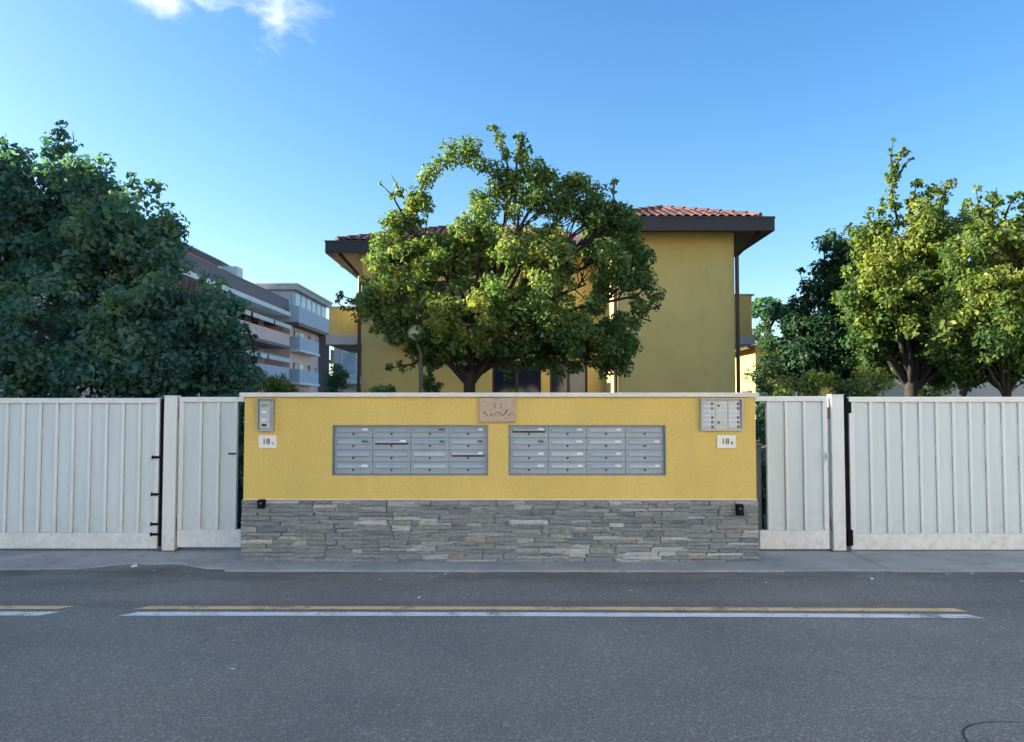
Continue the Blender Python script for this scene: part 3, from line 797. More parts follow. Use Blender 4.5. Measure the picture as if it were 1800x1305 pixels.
# hinges, clasps and handles
for zz in (1.02, 0.62, 0.30, 0.19):
    c = MB(); c.box(gx(283) - 0.065, gx(283) + 0.012, GY - 0.048, GY - 0.0275, zz - 0.012, zz + 0.012)
    c.tube([(gx(283) - 0.062, GY - 0.04, zz - 0.02), (gx(283) - 0.062, GY - 0.04, zz + 0.02)], 0.008, 8)
    c.build('clasp', 'seal_black', lg)
MB().tube([(gx(419) - 0.01, GY - 0.03, 1.06), (gx(419) - 0.01, GY - 0.075, 1.06), (gx(419) - 0.07, GY - 0.078, 1.06)], 0.009, 8).build('handle', 'lock_dark', pl_)
MB().tube([(gx(1452) - 0.02, GY - 0.03, 1.045), (gx(1452) - 0.02, GY - 0.07, 1.045), (gx(1452) - 0.035, GY - 0.075, 1.00)], 0.011, 8).build('handle', 'steel_light', pr_)
MB().box(gx(1452) - 0.042, gx(1452) - 0.004, GY - 0.032, GY - 0.027, 0.98, 1.09).build('lock_plate', 'coping_cream', pr_, bev=0.002)
for zz in (1.50, 0.30):
    MB().tube([(gx(1452) + 0.012, GY - 0.018, zz - 0.06), (gx(1452) + 0.012, GY - 0.018, zz + 0.06)], 0.011, 8).build('hinge', 'rusty_steel', pr_)
    MB().tube([(gx(316.5), GY - 0.018, zz - 0.06), (gx(316.5), GY - 0.018, zz + 0.06)], 0.009, 8).build('hinge', 'rusty_steel', pl_)
MB().box(gx(1481), gx(1490) + 0.018, GY - 0.045, GY - 0.0305, 1.50, 1.62).build('latch', 'seal_black', rg, bev=0.003)
MB().box(gx(1483), gx(1490) + 0.012, GY - 0.045, GY - 0.0305, 0.07, 0.24).build('latch', 'seal_black', rg, bev=0.003)
# posts
def gate_post(pxa, pxb, zt, label, seal):
    o = root('gate_post', (gx((pxa + pxb) / 2), GY, 0.03), label, 'post')
    MB().box(gx(pxa), gx(pxb), GY - 0.055, GY + 0.055, 0.0, zt).build('column', 'gate_white', o, bev=0.006)
    MB().box(gx(pxa) - 0.004, gx(pxb) + 0.004, GY - 0.06, GY + 0.06, zt + 0.0005, zt + 0.008).build('cap', 'gate_white', o, bev=0.003)
    MB().box(gx(pxa) - 0.03, gx(pxb) + 0.03, GY - 0.085, GY + 0.085, 0.0, 0.022).build('base', 'rusty_steel', o, bev=0.003)
    MB().box(gx(seal[0]), gx(seal[1]), GY - 0.01, GY + 0.06, 0.06, zt - 0.03).build('rubber_seal', 'seal_black', o)
    return o
gate_post(293, 315, ZG + 0.02, 'white square gate post between the left sliding gate and the narrow gate', (284.5, 292.5))
gate_post(1457, 1479, ZG + 0.03, 'white square gate post between the narrow gate and the right sliding gate', (1480, 1489))
# grey stone-clad return pillars behind the ends of the wall
for (xa, xb, zt, lab) in ((gx(419) + 0.01, X0 - 0.02, 0.66, 'low grey pillar in the gap left of the yellow wall'), (X1 + 0.02, gx(1348), 1.12, 'low grey pillar in the gap right of the yellow wall')):
    o = MB().box(xa, xb, 8.62, 8.95, 0.0, zt).build('pillar', 'pier_concrete', bev=0.01)
    tag(o, lab, 'pillar')
    MB().box(xa - 0.015, xb + 0.015, 8.6, 8.97, zt + 0.001, zt + 0.035).build('cap', 'pier_concrete', o, bev=0.005)
MB().lathe([(0.02, 0), (0.032, 0.004), (0.032, 0.05), (0.02, 0.055)], (X1 + 0.006, WY + 0.2, 1.05), 12).build('electric_lock_box', 'trim_cream', wall)

# ================================================================== HOUSE
YR, YL = 19.0, 21.7
HXR0, HXR1 = 2.62, 5.53
HXL0 = -4.26
ZE = 5.72
house = root('yellow_house', (0.6, 22, -0.02), 'two storey yellow house with dark eaves and tiled hip roof behind the central tree', 'house')
MB().box(HXR0, HXR1, YR, 27.5, -0.02, ZE + 0.2).build('wall', 'house_yellow', house)
dz = at(900, 634, YL).z
dA = (at(866, 0, YL).x, at(950, 0, YL).x, 0.3, dz)
dB = (at(965, 0, YL).x, at(1030, 0, YL).x, 0.3, dz)
uA = (-2.4, -1.2, 3.45, 5.1)
b = MB().holed(HXL0, HXR0 - 0.002, -0.02, ZE + 0.2, YL, [dA, dB, uA], 0.18)
b.add([(HXL0, YL, -0.02), (HXL0, 29, -0.02), (HXL0, 29, ZE + 0.2), (HXL0, YL, ZE + 0.2)], [(0, 3, 2, 1)])
b.add([(HXL0, 29, -0.02), (HXR0, 29, -0.02), (HXR0, 29, ZE + 0.2), (HXL0, 29, ZE + 0.2)], [(0, 1, 2, 3)])
b.build('wall', 'house_yellow', house, fix=False)
for r_, leafs in ((dA, 2), (dB, 2), (uA, 2)):
    a, e, c, d = r_
    fr = MB(); f_ = 0.06
    fr.box(a + .001, a + f_, YL + .09, YL + .15, c, d); fr.box(e - f_, e - .001, YL + .09, YL + .15, c, d)
    fr.box(a + f_, e - f_, YL + .09, YL + .15, d - f_, d - .001); fr.box(a + f_, e - f_, YL + .09, YL + .15, c + .001, c + f_)
    fr.box((a + e) / 2 - .04, (a + e) / 2 + .04, YL + .085, YL + .148, c + f_, d - f_)
    dr = fr.build('french_window', 'frame_brown', house)
    for (pa, pe) in ((a + f_, (a + e) / 2 - .04), ((a + e) / 2 + .04, e - f_)):
        MB().box(pa + .001, pe - .001, YL + .11, YL + .12, c + f_, d - f_).build('pane', 'glass_dark', dr)
# slab above the ground floor window (small balcony hidden by the tree)
MB().box(-3.45, -1.0, YL - 1.0, YL - .002, 3.32, 3.50).build('balcony_slab', 'grey_parapet', house)
bl = MB()
for i in range(23): bl.box(-3.40 + i * .106, -3.385 + i * .106, YL - .97, YL - .955, 3.50, 4.45)
bl.box(-3.42, -1.02, YL - .985, YL - .945, 4.45, 4.49)
bl.build('balcony_railing', 'rail_dark', house)

def hip_roof(xa, xb, ya, yb, z0, slope, apex_mode, tiles_clip, body):
    """fascia, soffit and four slopes"""
    fz0 = z0; fz1 = z0 + 0.345
    fs = MB(); th = 0.03
    fs.box(xa, xb, ya, ya + th, fz0, fz1); fs.box(xa, xb, yb - th, yb, fz0, fz1)
    fs.box(xa, xa + th, ya + th, yb - th, fz0, fz1); fs.box(xb - th, xb, ya + th, yb - th, fz0, fz1)
    fs.build('fascia', 'fascia_dark', house, bev=0.01)
    gt = MB()
    gt.box(xa - .012, xb + .012, ya - .012, ya - .001, fz1 - 0.05, fz1 + 0.004)
    gt.build('gutter', 'fascia_dark', house, bev=0.004)
    FA = (xa, xb, ya, yb)
    bx0, bx1, by0, by1 = body
    sf = MB(); zi = z0 + 0.16
    sf.add([(xa + th, ya + th, z0 + .02), (xb - th, ya + th, z0 + .02), (bx1, by0, zi), (bx0, by0, zi)], [(0, 3, 2, 1)])
    sf.add([(xb - th, ya + th, z0 + .02), (xb - th, yb - th, z0 + .02), (bx1, by1, zi), (bx1, by0, zi)], [(0, 3, 2, 1)])
    sf.add([(xa + th, yb - th, z0 + .02), (xa + th, ya + th, z0 + .02), (bx0, by0, zi), (bx0, by1, zi)], [(0, 3, 2, 1)])
    sf.build('soffit', 'soffit_dark', house)
    MB().box(xa + th, xb - th, ya + th, yb - th, fz1 - 0.06, fz1 - 0.02).build('roof_deck', 'fascia_dark', house)
    xa += .26; xb -= .26; ya += .26; yb -= .26
    hw = (xb - xa) / 2; ze = fz1 + 0.02
    ap1 = ((xa + xb) / 2, ya + hw, ze + hw * slope); ap2 = ((xa + xb) / 2, max(yb - hw, ya + hw + .3), ze + hw * slope)
    rf = MB().add([(xa, ya, ze), (xb, ya, ze), (xb, yb, ze), (xa, yb, ze), ap1, ap2], [(0, 1, 4), (1, 2, 5, 4), (2, 3, 5), (3, 0, 4, 5)])
    ro = rf.build('roof', 'roof_red', house)
    # barrel tiles on the front slope
    al = math.atan(slope); cols = int((xb - xa) / 0.21); L = 0.34; rows_ = int(hw / math.cos(al) / 0.27)
    cnt = 0
    for c_ in range(cols):
        xc = xa + (c_ + 0.5) * (xb - xa) / cols
        if not tiles_clip(xc): continue
        for q in range(rows_):
            s0 = q * 0.27; yc = ya + s0 * math.cos(al) - 0.04
            if abs(xc - (xa + xb) / 2) > hw - s0 * math.cos(al) - 0.02: break
            share('tile', TILE, ro, (xc, yc, ze + s0 * math.sin(al) + 0.02), None, (al - R(2.2) + R(random.uniform(-1, 1)), R(random.uniform(-2, 2)), R(random.uniform(-1.5, 1.5)))); cnt += 1
    for A, Bp in (((xa, ya, ze), ap1), ((xb, ya, ze), ap1), (ap1, ap2)):
        A = Vector(A); Bp = Vector(Bp); n = max(2, int((Bp - A).length / 0.36))
        for i in range(n):
            p0 = A.lerp(Bp, i / n); p1 = A.lerp(Bp, (i + 1.12) / n)
            MB().tube([p0 + Vector((0, 0, .045)), p1 + Vector((0, 0, .03))], [0.105, 0.085], 8, True).build('ridge_tile', 'roof_tile', ro)
    return cnt
tv = []; tf = []
nseg = 6
for j, (yy, rd) in enumerate(((0.0, 0.098), (0.36, 0.080))):
    for k in range(nseg + 1):
        a = math.pi * k / nseg; tv.append((rd * math.cos(a), yy, 0.72 * rd * math.sin(a)))
for k in range(nseg): tf.append((k, k + nseg + 1, k + nseg + 2, k + 1))
n0 = len(tv)
for k in range(nseg + 1):
    a = math.pi * k / nseg; tv.append((0.08 * math.cos(a), 0.0, 0.72 * 0.08 * math.sin(a)))
for k in range(nseg): tf.append((k, k + 1, n0 + k + 1, n0 + k))
TILE = MB().add(tv, tf).mesh('tile', 'roof_tile')
c1 = hip_roof(1.75, 6.27, 18.15, 27.9, ZE, 0.352, 0, lambda x: True, (HXR0, HXR1, YR, 27.5))
c2 = hip_roof(-5.12, 2.98, 20.85, 29.8, ZE, 0.352, 0, lambda x: x < -1.4, (HXL0, HXR0, YL, 29))
# downpipes
for (x, y, ztop, n_) in ((HXR1 + .06, YR - .04, ZE + .1, 0), (HXR0 - .06, YR - .05, ZE, 0), (HXL0 - .06, YL - .05, ZE + .05, 0)):
    sx = -1 if x < 0 else 1
    MB().tube([(x + sx * 0.55 if abs(x) > 3 else x, y - .6, ztop + .1), (x, y, ztop - .55), (x, y, -0.02)], 0.05, 8).build('downpipe', 'pipe_brown', house)
# side balconies
bx = MB(); bx.box(HXR1 + .002, 6.30, 20.1, 20.22, 3.38, 4.44); bx.box(6.18, 6.30, 20.22, 23.5, 3.38, 4.44); bx.box(HXR1 + .002, 6.30, 23.5, 23.62, 3.38, 4.44)
bx.build('balcony_parapet', 'house_yellow', house)
MB().box(HXR1 + .002, 6.36, 20.04, 23.68, 3.16, 3.379).build('balcony_slab', 'grey_parapet', house)
MB().box(HXR1 + .002, 6.36, 20.03, 23.69, 4.441, 4.48).build('balcony_coping', 'grey_parapet', house)
bx = MB(); bx.box(-5.38, HXL0 - .002, 22.5, 22.62, 3.62, 4.42); bx.box(-5.38, -5.26, 22.62, 26, 3.62, 4.42)
bx.build('balcony_parapet', 'house_yellow', house)
MB().box(-5.45, HXL0 - .002, 22.42, 26.1, 3.33, 3.619).build('balcony_slab', 'grey_parapet', house)
MB().box(-5.42, HXL0 - .002, 22.46, 26.1, 4.421, 4.46).build('balcony_coping', 'grey_parapet', house)

# ================================================================== APARTMENT BLOCK AT THE LEFT
apt = root('apartment_block', (-28, 64, -0.02), 'long pink apartment block with stacked balconies and awnings behind the left trees', 'building')
MB().box(-38, -22.6, 10.4, 70, -0.02, 9.5).build('wall', 'pink_plaster', apt)  # near end run forward out of view to shade the road
MB().box(-38, -22.3, 10.6, 39.5, 9.851, 10.8).build('terrace_parapet', 'pale_plaster', apt)  # unseen near parapet, added at a height that blocks the low sun
MB().box(-38, -20.05, 10.4, 69.4, 9.501, 9.85).build('terrace_slab', 'white_slab', apt)
MB().box(-38, -22.6, 41, 58.6, 9.851, 12.2).build('attic_wall', 'pink_plaster', apt)
MB().hexa([(-38.5, 40, 12.2), (-21.7, 40, 12.2), (-21.7, 59.2, 12.2), (-38.5, 59.2, 12.2), (-38.5, 40.2, 13.6), (-22.4, 40.2, 12.62), (-22.4, 59.0, 12.62), (-38.5, 59.0, 13.6)]).build('attic_roof', 'roof_far', apt)
MB().box(-38, -22.7, 58.7, 70, 9.851, 11.4).build('attic_wall', 'pale_plaster', apt)
MB().box(-38, -22.1, 59.3, 69.95, 11.4, 11.75).build('attic_roof', 'roof_far', apt)
for i in range(6):
    y0 = 42.5 + i * 2.7
    wf = MB().box(-22.6, -22.52, y0, y0 + 1.3, 10.0, 11.8).build('window', 'shutter_white', apt)
    MB().box(-22.52, -22.48, y0 + .1, y0 + 1.2, 10.1, 11.7).build('pane', 'glass_pale', wf)
rail = MB(); rail.box(-20.30, -20.22, 44, 69.3, 10.92, 11.0)
for i in range(63): rail.box(-20.28, -20.24, 44 + i * .403, 44.36 + i * .403, 9.87, 10.92)
rail.build('terrace_railing', 'rail_dark', apt)
MB().box(-21.9, -20.6, 57.2, 58.4, 10.9, 11.9).build('terrace_cabinet', 'white_slab', apt)
# balconies of the near part
for zf, pm in ((3.8, 'grey_parapet'), (6.8, 'pink_plaster')):
    MB().box(-22.599, -20.1, 44, 69.2, zf - .24, zf).build('balcony_slab', 'rail_dark', apt)
    par = MB(); par.box(-20.22, -20.1, 44, 69.2, zf + .001, zf + 1.02); par.box(-22.6, -20.221, 44, 44.12, zf + .001, zf + 1.02)
    par.build('balcony_parapet', pm, apt)
for zf in (0.8, 3.8, 6.8):
    for i in range(6):
        y0 = 50.4 + i * 3.2
        wf = MB().box(-22.6, -22.55, y0, y0 + 1.5, zf + .1, zf + 2.3).build('window', 'shutter_brown', apt)
        MB().box(-22.55, -22.53, y0 + .1, y0 + 1.4, zf + .2, zf + 2.2).build('pane', 'glass_dark', wf)
for (ya, yb, zt) in ((52, 58.0, 9.4), (58.5, 63.6, 9.4), (64.0, 68.8, 9.4), (56, 62, 6.4), (62.5, 68.6, 6.4)):
    aw = MB(); aw.hexa([(-22.5, ya, zt - .04), (-19.8, ya, zt - .85), (-19.8, yb, zt - .85), (-22.5, yb, zt - .04), (-22.5, ya, zt), (-19.8, ya, zt - .8), (-19.8, yb, zt - .8), (-22.5, yb, zt)])
    aw.box(-19.82, -19.79, ya, yb, zt - 1.15, zt - .82)
    aw.build('awning', 'awning_cloth', apt)
# projecting part with the glazed penthouse
MB().box(-34, -20.3, 70, 84, -0.02, 9.0).build('wall', 'pink_plaster', apt)
MB().box(-34, -19.4, 69.6, 84.6, 8.72, 9.0 - .001 + .02).build('terrace_slab', 'shutter_brown', apt)
MB().box(-34, -19.4, 69.6, 84.6, 9.03, 10.5).build('terrace_parapet', 'grey_parapet', apt)
MB().box(-33, -20.2, 70.4, 83, 10.501, 12.05).build('penthouse_wall', 'grey_parapet', apt)
MB().box(-34, -19.7, 69.8, 83.6, 12.051, 12.5).build('penthouse_roof', 'roof_far', apt)
MB().box(-34, -19.55, 69.65, 83.75, 12.501, 12.62).build('penthouse_cornice', 'white_slab', apt)
for i in range(2):
    wf = MB().box(-22.3 + i * 1.0, -21.45 + i * 1.0, 70.33, 70.4, 10.75, 11.85).build('window', 'shutter_white', apt)
    MB().box(-22.22 + i * 1.0, -21.53 + i * 1.0, 70.29, 70.33, 10.83, 11.77).build('pane', 'glass_pale', wf)
for i in range(6):
    y0 = 70.9 + i * 1.95
    wf = MB().box(-20.2, -20.12, y0, y0 + 1.6, 10.65, 11.95).build('window', 'shutter_white', apt)
    MB().box(-20.12, -20.08, y0 + .12, y0 + 1.48, 10.75, 11.85).build('pane', 'glass_pale', wf)
for zf in (0.2, 3.1, 6.1):
    for i, (y0, wd) in enumerate(((71.2, .9), (73.0, 1.3), (76.2, .9), (78.4, 1.2))):
        wf = MB().box(-20.3, -20.22, y0, y0 + wd, zf + .9, zf + 2.3).build('window', 'shutter_brown' if i % 2 == 0 else 'shutter_white', apt)
        MB().box(-20.22, -20.2, y0 + .12, y0 + wd - .12, zf + 1.0, zf + 2.2).build('pane', 'glass_dark' if i % 2 == 0 else 'glass_pale', wf)
    if zf > 1:
        bp = MB(); bp.box(-19.55, -19.4, 70.02, 77, zf + .45, zf + 1.65); bp.box(-20.298, -19.551, 70.02, 70.15, zf + .45, zf + 1.65)
        bp.build('balcony_parapet', 'grey_parapet', apt)
        MB().box(-20.298, -19.3, 69.95, 77.1, zf + .25, zf + .449).build('balcony_slab', 'white_slab', apt)
        st = MB(); st.box(-20.298, -19.0, 80.5, 84, zf - .1, zf + .1)
        for i in range(12): st.box(-19.05, -19.0, 80.5 + i * .3, 80.7 + i * .3, zf + .1, zf + 1.2)
        st.build('balcony_railing', 'rail_dark', apt)
MB().box(-20.298, -19.2, 80.4, 80.6, 0, 9.0).build('drainpipe', 'rail_dark', apt)

# pale house seen below the left balcony
ph = root('pale_house', (-9, 46, -0.02), 'pale cream house with white window seen below the left balcony of the yellow house', 'house')
MB().box(-10.45, -6, 45, 52, -0.02, 5.4).build('wall', 'pale_plaster', ph)
MB().hexa([(-10.8, 44.5, 5.4), (-5.5, 44.5, 5.4), (-5.5, 52.5, 5.4), (-10.8, 52.5, 5.4), (-8.7, 48, 6.2), (-7.7, 48, 6.2), (-7.7, 49, 6.2), (-8.7, 49, 6.2)]).build('roof', 'roof_red', ph)
for (xa, xb, za, zb) in ((-10.0, -9.05, 3.2, 4.7), (-10.0, -9.1, 0.3, 2.4), (-8.2, -7.3, 3.2, 4.7)):
    wf = MB().box(xa, xb, 44.93, 45, za, zb).build('window', 'shutter_white', ph)
    MB().box(xa + .1, xb - .1, 44.9, 44.93, za + .1, zb - .1).build('pane', 'glass_pale', wf)
    MB().box(xb + .02, xb + .45, 44.92, 44.99, za, zb).build('shutter', 'shutter_brown', wf)
MB().box(-10.4, -8.2, 44.1, 44.9, 2.75, 2.95).build('balcony_slab', 'white_slab', ph)

# sunlit yellow house behind at the right
sh = root('sunlit_house', (16, 41.5, -0.02), 'sunlit yellow house with brown roof glimpsed right of the yellow house', 'house')
MB().box(12.05, 22, 38, 46, -0.02, 4.5).build('wall', 'far_yellow', sh)
MB().hexa([(11.5, 37.4, 4.45), (22.6, 37.4, 4.45), (22.6, 46.6, 4.45), (11.5, 46.6, 4.45), (15.5, 41.5, 5.0), (18.6, 41.5, 5.0), (18.6, 42.5, 5.0), (15.5, 42.5, 5.0)]).build('roof', 'roof_red', sh)
MB().box(11.45, 11.6, 37.3, 46.7, 4.3, 4.45).build('gutter', 'pipe_brown', sh)
for y0 in (39, 42.5):
    wf = MB().box(11.97, 12.05, y0, y0 + 1.1, 0.9, 2.3).build('window', 'shutter_brown', sh)
    MB().box(11.94, 11.97, y0 + .1, y0 + 1.0, 1.0, 2.2).build('pane', 'glass_dark', wf)
for x0 in (14, 17.5):
    wf = MB().box(x0, x0 + 1.2, 37.93, 38.0, 1.0, 2.6).build('window', 'shutter_white', sh)
    MB().box(x0 + .1, x0 + 1.1, 37.9, 37.93, 1.1, 2.5).build('pane', 'glass_dark', wf)

# pale garden wall and parked car behind the right trees
gw = MB(); gw.box(9.4, 30, 21.5, 21.75, -0.02, 2.35)
o = gw.build('garden_wall', 'pale_plaster'); tag(o, 'pale plastered garden wall behind the trunks of the right trees', 'wall')
MB().box(9.35, 30.05, 21.45, 21.8, 2.351, 2.42).build('coping', 'white_slab', o)
wh = root('white_house', (27, 48, -0.02), 'white house glimpsed through gaps in the right trees', 'house')
MB().box(20, 34, 44, 54, -0.02, 6.4).build('wall', 'white_slab', wh)
MB().hexa([(19.3, 43.3, 6.4), (34.7, 43.3, 6.4), (34.7, 54.7, 6.4), (19.3, 54.7, 6.4), (24.5, 48.5, 8.2), (29.5, 48.5, 8.2), (29.5, 49.5, 8.2), (24.5, 49.5, 8.2)]).build('roof', 'roof_red', wh)
for x0 in (21.5, 24.5, 28, 31):
    for z0 in (0.9, 4.0):
        wf = MB().box(x0, x0 + 1.2, 43.93, 44, z0, z0 + 1.5).build('window', 'shutter_brown', wh)
        MB().box(x0 + .12, x0 + 1.08, 43.9, 43.93, z0 + .1, z0 + 1.4).build('pane', 'glass_dark', wf)

# added houses out of view: one bounces sunlight forward, one shades the road
def added_house(name, label, xa, xb, y, h_, wallm, wins, rotz, loc):
    t = root(name, ((xa + xb) / 2, y, -0.02), label, 'house')
    MB().box(xa, xb, y - 8, y, -0.02, h_).build('wall', wallm, t)
    MB().hexa([(xa - .6, y - 8.6, h_), (xb + .6, y - 8.6, h_), (xb + .6, y + .6, h_), (xa - .6, y + .6, h_), (xa + 3, y - 4.5, h_ + 1.6), (xb - 3, y - 4.5, h_ + 1.6), (xb - 3, y - 3.5, h_ + 1.6), (xa + 3, y - 3.5, h_ + 1.6)]).build('roof', 'roof_red', t)
    for i in range(wins):
        xc = xa + (i + .5) * (xb - xa) / wins
        for z0 in [0.9 + 3.0 * q for q in range(int(h_ / 3))]:
            wf = MB().box(xc - .6, xc + .6, y, y + .06, z0, z0 + 1.5).build('window', 'shutter_white', t)
            MB().box(xc - .5, xc + .5, y + .06, y + .09, z0 + .1, z0 + 1.4).build('pane', 'glass_dark', wf)
            for sx in (-1, 1):
                MB().box(xc + sx * .92 - .28, xc + sx * .92 + .28, y + .002, y + .05, z0, z0 + 1.5).build('shutter', 'shutter_brown', wf)
            MB().box(xc - .7, xc + .7, y + .001, y + .14, z0 - .08, z0 - .002).build('sill', 'white_slab', wf)
    t.rotation_euler.z = R(rotz); t.location = loc
added_house('added_house', 'added long cream three storey house behind the camera, angled to bounce sunlight', -14, 14, 0, 10.6, 'cream_plaster', 8, 37, (4.5, -10.0, -0.02))
added_house('added_house', 'added pale corner house out of view at the far left, shading the road', -4.7, 4.7, 0, 10.9, 'ochre_plaster', 3, -90, (-22.6, 5.4, -0.02))

# ================================================================== TREES
def leaves(name, parent, centers, radii, tints, per, size, cols, seed, smooth_up=0.55, origin=None):
    """crown of many small folded leaves gathered in clumps"""
    rg_ = np.random.default_rng(seed)
    centers = np.asarray(centers, float); radii = np.asarray(radii, float); tints = np.asarray(tints, float)
    cnt = np.maximum(3, (per * (radii / np.mean(radii)) ** 2).astype(int))
    idx = np.repeat(np.arange(len(centers)), cnt)
    n = len(idx)
    d = rg_.normal(size=(n, 3)); d /= np.linalg.norm(d, axis=1)[:, None]
    rad = radii[idx] * rg_.random(n) ** 0.45
    p = centers[idx] + d * rad[:, None] * np.array([1, 1, 0.85])
    nrm = d * 0.55 + rg_.normal(size=(n, 3)) * 0.55; nrm[:, 2] += smooth_up
    nrm /= np.linalg.norm(nrm, axis=1)[:, None]
    a = rg_.normal(size=(n, 3)) + d * 0.8; a[:, 2] -= 0.45
    a -= nrm * np.sum(a * nrm, axis=1)[:, None]; a /= np.maximum(1e-6, np.linalg.norm(a, axis=1))[:, None]
    s = np.cross(nrm, a)
    L = size * rg_.uniform(0.5, 1.35, n); W = L * rg_.uniform(0.26, 0.40, n)
    base = p - a * (L * 0.5)[:, None]; tip = p + a * (L * 0.5)[:, None] - nrm * (L * 0.12)[:, None]
    mid = p - a * (L * 0.06)[:, None]
    lf = mid + s * W[:, None] + nrm * (L * 0.10)[:, None]; rt = mid - s * W[:, None] + nrm * (L * 0.10)[:, None]
    V = np.stack([base, rt, tip, lf], axis=1).reshape(-1, 3)
    org = np.array(origin if origin is not None else ORIG[parent])
    V = V - org
    q = np.arange(n) * 4
    T = np.stack([np.stack([q, q + 1, q + 2], 1), np.stack([q, q + 2, q + 3], 1)], axis=1).reshape(-1, 3)
    me = bpy.data.meshes.new(name)
    me.vertices.add(len(V)); me.vertices.foreach_set('co', V.ravel().astype(np.float32))
    me.loops.add(T.size); me.loops.foreach_set('vertex_index', T.ravel().astype(np.int32))
    me.polygons.add(len(T)); me.polygons.foreach_set('loop_start', (np.arange(len(T)) * 3).astype(np.int32))
    me.polygons.foreach_set('loop_total', np.full(len(T), 3, np.int32))
    me.update(calc_edges=True); me.validate()
    c0 = np.array(cols[0]); c1 = np.array(cols[1]); c2 = np.array(cols[2])
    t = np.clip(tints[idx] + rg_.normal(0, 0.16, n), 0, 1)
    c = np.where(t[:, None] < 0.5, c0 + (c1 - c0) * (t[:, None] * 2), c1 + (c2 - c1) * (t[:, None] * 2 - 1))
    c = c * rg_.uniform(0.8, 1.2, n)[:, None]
    c = np.repeat(c, 4, axis=0); c = np.concatenate([c, np.ones((len(c), 1))], 1)
    ca = me.color_attributes.new('leaf_colour', 'FLOAT_COLOR', 'POINT'); ca.data.foreach_set('color', c.ravel().astype(np.float32))
    me.materials.append(MATS['leaf'])
    o = bpy.data.objects.new(name, me)
    link(o, parent, Vector(org))
    return o

def tree(name, label, base_px, Y, lobes, shoots, cols, seed, trunk_r=0.12, fork_z=2.0, leaf=0.085, clump=0.24, per=70, dens=1.0, cat='tree', group=None,
         base_x=None, tint_fn=None, depth=1.0, limbs=True, fork_px=None, lean=0.0, voids=-0.34):
    rr = random.Random(seed)
    bx = at(base_px, 700, Y).x if base_x is None else base_x
    t = root(name, (bx, Y, -0.02), label, cat, group)
    k = Y / F
    C = []; Rd = []; Ti = []; hubs = []
    for lb in lobes:
        px, py, rx, ry = lb[:4]; dY = lb[4] if len(lb) > 4 else 0.0; ti = lb[5] if len(lb) > 5 else 0.45
        c = at(px, py, Y + dY); c.y = Y + dY
        ex, ez = rx * k, ry * k; ey = depth * (ex + ez) / 2
        hubs.append((c, (ex + ez) / 2))
        nc = int(dens * 3.6 * (ex * ey * ez) ** (2 / 3) / (clump * clump)) + 3
        for _ in range(nc):
            v = Vector((rr.gauss(0, 1), rr.gauss(0, 1), rr.gauss(0, 1))).normalized() * (rr.random() ** 0.38)
            f_ = 1 + rr.gauss(0, 0.09)
            q = c + Vector((v.x * ex * f_, v.y * ey * f_, v.z * ez * f_))
            if voids and NZ.noise(q * (1.15 / (clump * 4.2))) < voids: continue
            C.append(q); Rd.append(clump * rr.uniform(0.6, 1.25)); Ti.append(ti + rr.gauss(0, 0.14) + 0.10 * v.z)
    wood = MB()
    fork = Vector((bx + lean, Y, fork_z))
    mid = Vector((bx + lean * 0.4 + rr.uniform(-.06, .06), Y + rr.uniform(-.05, .05), fork_z * 0.5))
    wood.tube([(bx, Y, -0.05), (bx, Y, 0.12), mid, fork, fork + Vector((lean * .3 + rr.uniform(-.05, .05), 0, .35))], [trunk_r * 1.5, trunk_r * 1.1, trunk_r * 0.95, trunk_r * 0.8, trunk_r * .3], 10)
    if limbs:
        for c, sz in hubs:
            a = fork + Vector((0, 0, rr.uniform(-.35, .12) * (1 if fork_z > 1 else .3))); m1 = a.lerp(c, 0.5) + Vector((rr.uniform(-.15, .15), rr.uniform(-.15, .15), 0.12 * (c - a).length))
            r0 = trunk_r * rr.uniform(0.38, 0.55)
            wood.tube([a, a.lerp(m1, .5) + Vector((rr.uniform(-.05, .05), 0, 0)), m1, m1.lerp(c, .6), c], [r0, r0 * .85, r0 * .65, r0 * .45, r0 * .3], 7)
            for _ in range(9):
                e = c + Vector((rr.gauss(0, 1), rr.gauss(0, 1), rr.gauss(0.2, 1))).normalized() * sz * rr.uniform(0.6, 1.0)
                s_ = m1.lerp(c, rr.uniform(0.3, 1.0)); mm = s_.lerp(e, .5) + Vector((rr.uniform(-.1, .1), rr.uniform(-.1, .1), rr.uniform(0, .12)))
                wood.tube([s_, mm, e], [r0 * .28, r0 * .18, 0.005], 5)
    for sh_ in shoots:
        pts, th, ti = sh_[0], sh_[1], sh_[2]; sp = sh_[3] if len(sh_) > 3 else 1.0
        W3 = [at(px, py, Y + (sh_[4] if len(sh_) > 4 else 0)) for px, py in pts]
        rr_ = [0.022 * (1 - 0.75 * i / (len(W3) - 1)) for i in range(len(W3))]
        wood.tube(W3, rr_, 5)
        for a, e in zip(W3, W3[1:]):
            n = max(1, int((e - a).length / (th * k * 0.55) * sp))
            for i in range(n):
                q = a.lerp(e, (i + rr.random()) / n)
                r_ = th * k
                C.append(q + Vector((rr.gauss(0, .35) * r_, rr.gauss(0, .5) * r_, rr.gauss(0, .35) * r_))); Rd.append(r_ * rr.uniform(0.6, 1.0)); Ti.append(ti + rr.gauss(0, .1))
    wood.build('trunk', 'bark', t, smooth=True, fix=False)
    if tint_fn: Ti = [tint_fn(q, x) for q, x in zip(C, Ti)]
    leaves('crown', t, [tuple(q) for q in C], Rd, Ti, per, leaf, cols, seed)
    return t

